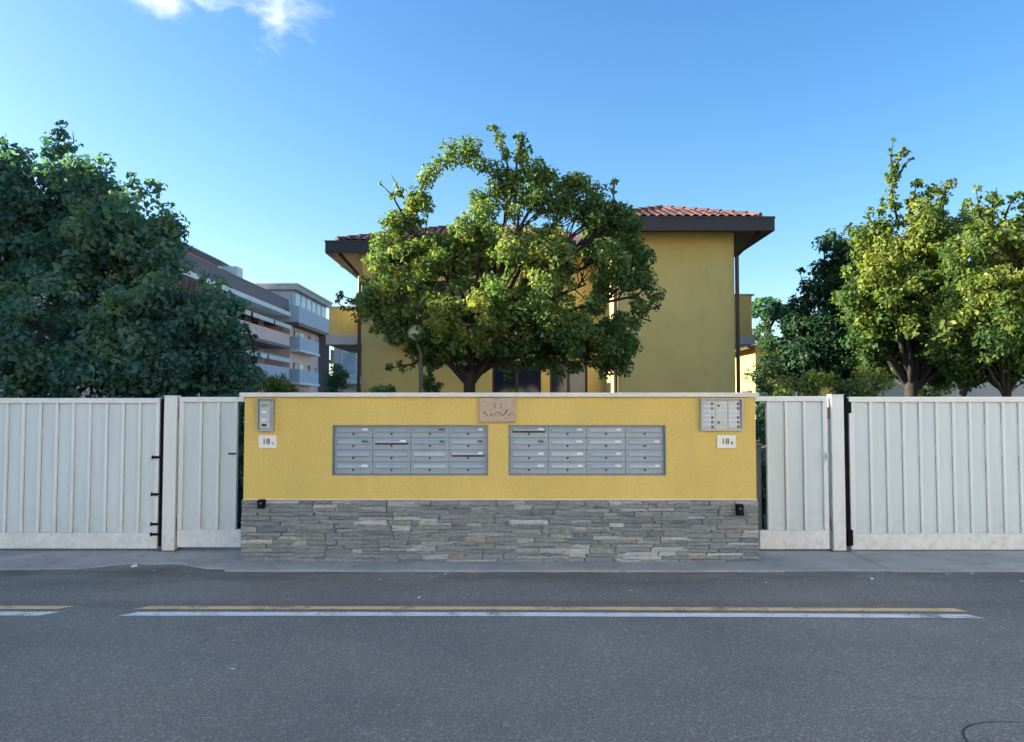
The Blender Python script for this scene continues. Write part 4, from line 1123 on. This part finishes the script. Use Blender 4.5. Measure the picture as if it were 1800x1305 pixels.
G_MID = ((0.062, 0.128, 0.062), (0.134, 0.212, 0.076), (0.28, 0.29, 0.085))
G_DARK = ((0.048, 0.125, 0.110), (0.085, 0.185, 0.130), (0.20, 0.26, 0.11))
G_LEFT_VEIL = ((0.062, 0.155, 0.155), (0.110, 0.225, 0.185), (0.23, 0.30, 0.14))  # blue veil of lens glare put into the left crowns' leaf colour
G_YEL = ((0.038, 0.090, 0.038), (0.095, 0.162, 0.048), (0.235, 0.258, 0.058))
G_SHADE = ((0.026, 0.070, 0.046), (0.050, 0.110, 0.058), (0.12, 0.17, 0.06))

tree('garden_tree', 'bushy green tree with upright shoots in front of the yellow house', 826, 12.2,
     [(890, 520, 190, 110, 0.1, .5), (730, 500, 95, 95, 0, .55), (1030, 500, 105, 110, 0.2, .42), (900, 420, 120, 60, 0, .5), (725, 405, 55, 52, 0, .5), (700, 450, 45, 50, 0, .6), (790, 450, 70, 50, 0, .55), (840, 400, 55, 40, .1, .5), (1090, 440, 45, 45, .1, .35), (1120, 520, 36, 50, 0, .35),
      (1050, 410, 66, 48, 0, .35), (1080, 595, 52, 52, 0, .35), (880, 605, 170, 42, -.2, .28), (680, 545, 58, 42, 0, .55), (820, 570, 70, 50, -0.9, .85),  # last lobe tinted yellow, a sunlit highlight put into leaf colour
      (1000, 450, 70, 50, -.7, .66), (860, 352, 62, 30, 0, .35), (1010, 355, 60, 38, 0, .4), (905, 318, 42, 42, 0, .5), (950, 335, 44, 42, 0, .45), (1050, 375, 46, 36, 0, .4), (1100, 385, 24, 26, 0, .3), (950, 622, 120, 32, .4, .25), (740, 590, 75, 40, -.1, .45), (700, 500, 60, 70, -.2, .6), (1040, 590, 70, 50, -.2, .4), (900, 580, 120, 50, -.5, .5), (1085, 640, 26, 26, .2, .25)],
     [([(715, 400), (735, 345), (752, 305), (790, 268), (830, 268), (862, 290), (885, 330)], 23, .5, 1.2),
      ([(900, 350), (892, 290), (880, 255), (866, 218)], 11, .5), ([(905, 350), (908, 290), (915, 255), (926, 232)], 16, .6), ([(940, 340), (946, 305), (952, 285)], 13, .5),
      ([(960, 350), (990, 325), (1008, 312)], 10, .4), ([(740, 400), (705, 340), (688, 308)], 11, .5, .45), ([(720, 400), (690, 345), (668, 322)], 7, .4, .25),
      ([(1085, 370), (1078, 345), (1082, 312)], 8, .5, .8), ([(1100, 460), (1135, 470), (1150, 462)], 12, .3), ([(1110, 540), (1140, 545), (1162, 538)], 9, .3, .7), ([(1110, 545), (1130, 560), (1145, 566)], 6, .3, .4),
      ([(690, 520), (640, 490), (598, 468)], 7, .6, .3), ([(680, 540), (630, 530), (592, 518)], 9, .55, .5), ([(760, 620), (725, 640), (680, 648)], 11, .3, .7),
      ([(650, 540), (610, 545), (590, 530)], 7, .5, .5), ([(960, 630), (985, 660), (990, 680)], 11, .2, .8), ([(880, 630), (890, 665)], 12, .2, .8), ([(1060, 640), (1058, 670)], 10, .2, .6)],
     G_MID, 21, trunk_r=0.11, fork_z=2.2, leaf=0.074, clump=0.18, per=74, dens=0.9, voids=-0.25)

LT = 'dark green leafy tree'
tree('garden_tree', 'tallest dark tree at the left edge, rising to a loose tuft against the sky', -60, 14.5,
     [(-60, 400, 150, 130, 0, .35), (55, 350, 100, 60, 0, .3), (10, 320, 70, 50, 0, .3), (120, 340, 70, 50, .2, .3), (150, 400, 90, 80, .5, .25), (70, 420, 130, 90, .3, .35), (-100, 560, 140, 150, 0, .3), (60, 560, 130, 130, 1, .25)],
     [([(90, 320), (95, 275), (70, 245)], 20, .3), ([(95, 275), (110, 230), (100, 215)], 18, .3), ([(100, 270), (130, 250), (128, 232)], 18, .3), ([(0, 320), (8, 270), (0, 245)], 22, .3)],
     G_LEFT_VEIL, 31, trunk_r=0.16, fork_z=2.2, leaf=0.125, clump=0.27, per=46, group='trees behind the left gate')
tree('garden_tree', 'rounded dark tree sloping down towards the apartment block, left of the gate post', 210, 13.2,
     [(195, 345, 85, 55, .4, .3), (255, 400, 72, 60, .4, .3), (150, 320, 60, 40, .6, .3), (240, 440, 90, 70, .6, .25), (120, 450, 100, 80, .4, .3), (200, 440, 120, 90, 0, .5), (280, 500, 110, 80, 0, .5), (150, 560, 130, 120, .2, .3), (290, 600, 110, 90, .4, .3)],
     [([(230, 330), (240, 305)], 14, .3), ([(290, 380), (312, 398)], 14, .3), ([(300, 420), (325, 410)], 10, .3), ([(250, 470), (262, 445)], 14, .95), ([(160, 310), (150, 290)], 14, .3)],  # high tint on one shoot puts a small sunlit patch into leaf colour
     G_LEFT_VEIL, 32, trunk_r=0.14, fork_z=2.0, leaf=0.115, clump=0.25, per=48, group='trees behind the left gate')
tree('garden_tree', 'low dark tree with a full round crown beside the left end of the yellow wall', 372, 12.0,
     [(345, 545, 80, 60, 0, .35), (395, 590, 52, 72, 0, .25), (340, 620, 95, 70, 0, .25), (400, 650, 45, 45, 0, .2), (300, 520, 55, 40, -.1, .45), (370, 690, 75, 34, 0, .2), (425, 685, 30, 28, 0, .25), (290, 690, 60, 30, .2, .2)],
     [([(360, 510), (352, 488)], 14, .6), ([(410, 545), (425, 528)], 12, .3), ([(430, 570), (445, 600), (448, 640)], 10, .25)],
     G_LEFT_VEIL, 33, trunk_r=0.10, fork_z=1.35, leaf=0.10, clump=0.22, per=48, group='trees behind the left gate')
tree('garden_tree', 'broad green tree directly behind the left sliding gate', 60, 11.0,
     [(70, 560, 100, 80, 0, .45), (30, 640, 120, 70, 0, .4), (190, 600, 90, 70, .2, .55), (170, 665, 120, 50, 0, .35), (-60, 580, 90, 110, 0, .35), (280, 660, 60, 50, .3, .4), (215, 545, 60, 45, .2, .6)],
     [([(90, 500), (95, 478)], 16, .5)],
     G_LEFT_VEIL, 34, trunk_r=0.10, fork_z=1.3, leaf=0.10, clump=0.22, per=48, group='trees behind the left gate')

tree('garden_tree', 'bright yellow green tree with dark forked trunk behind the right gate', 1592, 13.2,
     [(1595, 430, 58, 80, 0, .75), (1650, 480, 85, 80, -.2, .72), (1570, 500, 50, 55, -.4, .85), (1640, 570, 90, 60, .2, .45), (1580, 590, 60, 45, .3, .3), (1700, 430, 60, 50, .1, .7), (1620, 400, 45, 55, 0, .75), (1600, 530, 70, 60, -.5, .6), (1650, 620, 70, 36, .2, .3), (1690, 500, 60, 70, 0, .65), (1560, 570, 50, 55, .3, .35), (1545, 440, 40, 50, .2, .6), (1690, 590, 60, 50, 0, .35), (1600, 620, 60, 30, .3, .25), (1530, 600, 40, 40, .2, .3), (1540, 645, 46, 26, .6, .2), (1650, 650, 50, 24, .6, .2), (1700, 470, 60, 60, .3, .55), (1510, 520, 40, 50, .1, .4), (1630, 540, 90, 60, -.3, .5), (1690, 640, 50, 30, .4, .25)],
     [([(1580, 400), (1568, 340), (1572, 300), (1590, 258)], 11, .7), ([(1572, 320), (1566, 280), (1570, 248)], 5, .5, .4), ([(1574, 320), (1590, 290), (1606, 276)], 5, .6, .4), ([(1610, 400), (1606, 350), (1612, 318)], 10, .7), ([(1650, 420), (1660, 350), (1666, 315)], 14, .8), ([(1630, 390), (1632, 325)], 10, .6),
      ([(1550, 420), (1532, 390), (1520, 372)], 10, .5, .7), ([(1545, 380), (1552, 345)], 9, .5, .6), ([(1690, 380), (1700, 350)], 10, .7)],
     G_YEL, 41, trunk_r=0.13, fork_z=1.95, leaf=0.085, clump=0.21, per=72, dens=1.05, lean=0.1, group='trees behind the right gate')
tree('garden_tree', 'dark green tree with ragged outline between yellow house and bright tree', 1480, 18.6,
     [(1505, 470, 55, 55, 0, .4), (1462, 490, 46, 48, 0, .3), (1420, 545, 44, 46, 0, .25), (1480, 440, 36, 34, 0, .4), (1395, 610, 36, 48, 0, .2), (1440, 620, 50, 50, 0, .2), (1530, 430, 36, 40, .2, .45), (1500, 540, 70, 60, 0, .25), (1440, 560, 46, 50, 0, .2), (1460, 610, 70, 48, 0, .2), (1540, 610, 70, 60, .2, .25), (1410, 600, 30, 30, 0, .2), (1560, 540, 50, 60, 0, .25), (1420, 645, 55, 30, 0, .2), (1500, 650, 60, 26, 0, .2)],
     [([(1460, 500), (1440, 470), (1428, 462)], 8, .3, .6), ([(1450, 480), (1448, 425), (1430, 420)], 7, .3, .4), ([(1480, 450), (1478, 415)], 11, .5), ([(1510, 440), (1522, 400)], 12, .5), ([(1430, 540), (1412, 505), (1405, 470)], 8, .3, .6), ([(1420, 560), (1385, 535)], 9, .2, .7)],
     G_SHADE, 42, trunk_r=0.13, fork_z=2.1, leaf=0.11, clump=0.26, per=64, dens=1.0, group='trees behind the right gate')
tree('garden_tree', 'yellow green tree cut by the right edge of the picture', 1770, 11.6,
     [(1775, 450, 60, 60, 0, .65), (1740, 530, 60, 50, -.3, .6), (1800, 520, 80, 90, 0, .75), (1750, 600, 85, 55, 0, .35), (1690, 580, 40, 34, -.2, .65), (1800, 640, 70, 40, 0, .2), (1860, 480, 90, 110, 0, .6), (1700, 620, 40, 30, .2, .3), (1770, 540, 70, 60, -.2, .6), (1720, 480, 50, 55, 0, .65), (1740, 420, 45, 40, 0, .65), (1700, 540, 40, 45, .3, .45), (1780, 620, 80, 40, .2, .3), (1740, 655, 60, 20, .4, .2), (1690, 650, 40, 24, .5, .25), (1720, 450, 50, 50, .2, .5), (1760, 590, 90, 50, -.3, .4), (1790, 430, 50, 50, .1, .55)],
     [([(1730, 420), (1722, 370), (1716, 335)], 13, .6, .8), ([(1745, 410), (1745, 360), (1752, 330)], 15, .6, .8), ([(1760, 400), (1775, 360), (1790, 345)], 11, .5, .6), ([(1720, 390), (1708, 365)], 8, .5, .6), ([(1800, 400), (1802, 345)], 9, .7)],
     G_YEL, 43, trunk_r=0.075, fork_z=1.9, leaf=0.08, clump=0.19, per=72, dens=1.05, group='trees behind the right gate')
# tree row carried on out of view, set and heightened to shade the left trees
for i, (x, y) in enumerate(((-12.8, 12.6), (-13.6, 15.3), (-17.5, 13.2))):
    tr_ = tree('garden_tree', ['nearest added shade tree just beyond the left edge of the view', 'middle added shade tree of three beyond the left edge of the view', 'farthest added shade tree of three beyond the left edge of the view'][i], 0, y,
         [((x + dx) / y * F + 900, 710 - (zz + (1.5 if i == 1 else 0) - 1.6) / y * F, rx / y * F, rz / y * F, dy, .3) for dx, zz, rx, rz, dy in
          ((0, 5.0, 1.8, 1.7, 0), (-1.4, 3.6, 1.3, 1.2, .4), (1.3, 3.4, 1.3, 1.2, -.3), (0, 2.2, 1.8, 1.1, 0), (0.2, 6.6, 1.4, 1.0, .3), (-.2, 5.6, 1.2, 1.2, 1.5))], [],
         G_DARK, 60 + i, trunk_r=0.15, fork_z=1.8, leaf=0.20, clump=0.36, per=34, base_x=x, group='added shade tree row outside the left of the view')

# shrubs
tree('column_shrub', 'slim upright green shrub against the right corner of the yellow house', 1352, 14.0,
     [(1350, 610, 20, 42, 0, .5), (1352, 660, 24, 40, 0, .45)], [([(1348, 585), (1350, 562)], 9, .7)], G_SHADE, 71, trunk_r=0.04, fork_z=0.8, leaf=0.06, clump=0.13, per=60, cat='shrub', limbs=False)
tree('round_shrub', 'low bright green bush behind the narrow right gate', 1425, 13.0, [(1425, 672, 42, 28, 0, .6), (1400, 690, 40, 25, 0, .45)], [], G_MID, 72, trunk_r=0.03, fork_z=0.9, leaf=0.06, clump=0.14, per=60, cat='shrub', limbs=False)
tree('round_shrub', 'low bright green bush left of the dark forked trunk', 1535, 12.6, [(1535, 675, 42, 26, 0, .65), (1500, 690, 36, 22, 0, .4)], [], G_MID, 73, trunk_r=0.03, fork_z=0.9, leaf=0.06, clump=0.14, per=60, cat='shrub', limbs=False)
tree('round_shrub', 'low green bush right of the dark forked trunk', 1640, 14.2, [(1645, 680, 45, 22, 0, .5)], [], G_MID, 77, trunk_r=0.03, fork_z=0.9, leaf=0.06, clump=0.14, per=55, cat='shrub', limbs=False)
tree('round_shrub', 'dark clipped shrub at the left corner of the yellow house', 590, 19.0, [(590, 655, 17, 22, 0, .3), (590, 680, 15, 24, 0, .25)], [], G_DARK, 74, trunk_r=0.04, fork_z=1.0, leaf=0.07, clump=0.16, per=70, cat='shrub', limbs=False)
tree('round_shrub', 'loose green bush above the left end of the wall coping', 475, 13.5, [(470, 672, 36, 20, 0, .45), (500, 685, 34, 14, 0, .4)], [], G_MID, 75, trunk_r=0.03, fork_z=1.2, leaf=0.06, clump=0.13, per=45, cat='shrub', limbs=False)
tree('round_shrub', 'leafy bush beside the globe lamp in front of the house', 757, 13.6, [(758, 676, 16, 20, 0, .4), (672, 690, 24, 10, 0, .5)], [([(758, 665), (756, 645)], 6, .5)], G_MID, 76, trunk_r=0.03, fork_z=0.9, leaf=0.06, clump=0.12, per=45, cat='shrub', limbs=False)
tree('hedge_shrub', 'dark hedge bush in the gap right of the yellow wall', 1335, 10.2, [(1335, 740, 40, 70, 0, .25), (1345, 840, 40, 70, 0, .3)], [], G_DARK, 81, trunk_r=0.03, fork_z=0.5, leaf=0.06, clump=0.14, per=60, cat='shrub', limbs=False)
tree('hedge_shrub', 'dark hedge bush in the gap left of the yellow wall', 424, 10.2, [(420, 750, 40, 70, 0, .2), (420, 840, 40, 70, 0, .2)], [], G_DARK, 82, trunk_r=0.03, fork_z=0.5, leaf=0.06, clump=0.14, per=60, cat='shrub', limbs=False)
tree('garden_tree', 'dark green tree standing behind the two yellow green trees at the right', 1690, 17.5,
     [(1680, 590, 60, 55, 0, .2), (1610, 610, 45, 50, 0, .2), (1750, 600, 60, 60, 0, .2), (1800, 560, 60, 70, 0, .25), (1660, 640, 50, 26, 0, .2)], [], G_SHADE, 83, trunk_r=0.10, fork_z=2.0, leaf=0.11, clump=0.26, per=56, group='trees behind the right gate')
# far umbrella pine
tree('umbrella_pine', 'distant umbrella pine showing just right of the yellow house', 1352, 60.0, [(1350, 545, 36, 12, 0, .3), (1335, 540, 18, 9, 0, .3), (1375, 552, 24, 10, 0, .3)], [], G_DARK, 78, trunk_r=0.28, fork_z=7.6, leaf=0.5, clump=0.55, per=70, depth=2.0)
for i, (px, Y, hh) in enumerate(((1320, 75, 590), (1450, 70, 620), (540, 110, 668), (1700, 60, 600), (1600, 62, 610))):
    tree('distant_tree', ['hazy distant tree behind the sunlit house', 'distant tree showing through gaps of the dark right tree', 'distant tree at the foot of the apartment block',
                          'distant tree behind the garden wall near the right edge', 'distant tree behind the bright yellow green tree'][i], px, Y,
         [(px, hh + 30, 40, 30, 0, .4), (px + 30, hh + 45, 40, 28, 0, .35), (px - 30, hh + 50, 36, 28, 0, .4)], [], G_MID, 90 + i, trunk_r=0.3, fork_z=2.5, leaf=0.5, clump=0.8, per=60)

# ================================================================== GARDEN LAMP
c = at(732, 586, 11.8)
lp = root('garden_lamp', (c.x + .07, 11.8, -0.02), 'white globe garden lamp on a thin post left of the tree trunk', 'lamp')
MB().tube([(c.x + .07, 11.8, -0.02), (c.x + .07, 11.8, c.z - .30), (c.x + .0, 11.8, c.z - .13)], [0.035, 0.03, 0.025], 10).build('post', 'metal_green', lp)
MB().lathe([(0.03, -.16), (0.06, -.15), (0.07, -.12), (0.05, -.115)], (c.x, 11.8, c.z), 16).build('collar', 'metal_green', lp)
pr = [(max(0.002, 0.14 * math.sin(math.pi * i / 14)), -0.14 * math.cos(math.pi * i / 14)) for i in range(15)]
MB().lathe(pr, (c.x, 11.8, c.z), 24).build('globe', 'globe_white', lp, smooth=True)

# parked car roof behind the right trees
cc = at(1640, 685, 19.0)
car = root('parked_car', (cc.x + 0.9, 19.0, -0.02), 'white parked car half hidden behind the right gate and tree trunks', 'car')
x = cc.x - 0.9
prof = [(0, .35), (0, .85), (.15, .98), (1.05, 1.06), (1.75, 1.62), (2.1, 1.74), (3.1, 1.74), (3.8, 1.40), (4.1, 1.10), (4.2, .9), (4.2, .35)]
vb = MB()
vs = [(x + a, 18.3, h_) for a, h_ in prof] + [(x + a, 19.9, h_) for a, h_ in prof]
n = len(prof)
vb.add(vs, [tuple(range(n)), tuple(reversed(range(n, 2 * n)))] + [(i, n + i, n + (i + 1) % n, (i + 1) % n) for i in range(n)])
vb.build('body', 'car_paint', car, bev=0.06)
MB().add([(x + 1.25, 18.29, 1.12), (x + 1.85, 18.29, 1.58), (x + 3.1, 18.29, 1.62), (x + 3.6, 18.29, 1.36), (x + 3.7, 18.29, 1.12)], [(0, 4, 3, 2, 1)]).build('side_window', 'glass_dark', car)
for wx in (.85, 3.35):
    for wy in (18.42, 19.78):
        MB().lathe([(0.33, -.1), (0.33, .1)], (x + wx, wy, .33), 20, 'y').build('wheel', 'seal_black', car)

# ================================================================== MANHOLE AND LITTER
mc = Vector((2.46, 3.62, 0))
mh = root('manhole_cover', (mc.x, mc.y, 0), 'round asphalt filled manhole cover at the bottom right corner', 'manhole')
def ring(r0, r1, z, n=40, sq=3.2):
    b = MB(); vs = []
    for k in range(n):
        a = 2 * math.pi * k / n; f_ = 1 / ((abs(math.cos(a)) ** sq + abs(math.sin(a)) ** sq) ** (1 / sq))
        for r_ in (r0, r1): vs.append((mc.x + r_ * f_ * math.cos(a), mc.y + r_ * f_ * math.sin(a), z))
    b.add(vs, [(2 * k, 2 * k + 1, (2 * k + 3) % (2 * n), (2 * k + 2) % (2 * n)) for k in range(n)])
    return b
ring(0.307, 0.314, 0.004, sq=2.4).build('frame_joint', 'joint_tar', mh)
ring(0.02, 0.303, 0.003, sq=2.4).build('lid', 'asphalt', mh)

rr = random.Random(99)
LM = []
for k in range(4):
    vs = []
    m_ = MB()
    a = rr.uniform(.35, .5)
    m_.add([(-.5, 0, .02), (-.1, a * .8, .10), (.5, 0, .16), (-.1, -a * .8, .06), (0.0, 0, 0.01)], [(0, 4, 1), (1, 4, 2), (2, 4, 3), (3, 4, 0)])
    LM.append((m_.mesh('dry_leaf', 'dry_leaf'), m_.mesh('paper_scrap', 'paper_white')))
def litter(px, py, size, paper, label, group):
    Y = (CAM_H) * F / (py - 710)
    p = at(px, py, Y)
    z = 0.006 if p.y < 7.35 else 0.02
    me = rr.choice(LM)[1 if paper else 0]
    o = bpy.data.objects.new('paper_scrap' if paper else 'dry_leaf', me)
    link(o, None, (p.x, p.y, z)); o.scale = (size, size, size); o.rotation_euler = (0, 0, rr.uniform(0, 6.28))
    tag(o, label, 'litter', group)
litter(236, 997, 0.10, True, 'largest white paper scrap near the left gate post', None)
litter(408, 1171, 0.045, True, 'small white scrap alone on the asphalt at lower left', None)
for px, py in ((668, 1017), (660, 1019), (735, 1031), (737, 1048), (783, 1007), (1109, 1036), (1138, 1018), (1347, 1022), (271, 1003), (760, 1012)):
    litter(px, py, rr.uniform(.022, .045), True, 'tiny pale scrap on the asphalt in front of the wall', 'scraps in front of the wall')
for px, py in ((1487, 1001), (1510, 1012), (1533, 1016), (1563, 1004), (1594, 1020), (1606, 1020), (1617, 1004), (1652, 1014), (1681, 1027), (1708, 1007), (1710, 1012), (1760, 1004), (1790, 1027), (1795, 1020), (1665, 1008), (1548, 1009), (1740, 1018)):
    litter(px, py, rr.uniform(.03, .06), rr.random() < .35, 'small dry leaf or scrap on the asphalt before the right sliding gate', 'dry litter before the right gate')


# print('triangles', sum(len(o.data.loop_triangles) or sum(len(p.vertices) - 2 for p in o.data.polygons) for o in bpy.data.objects if o.type == 'MESH' and o.name.startswith('crown')))
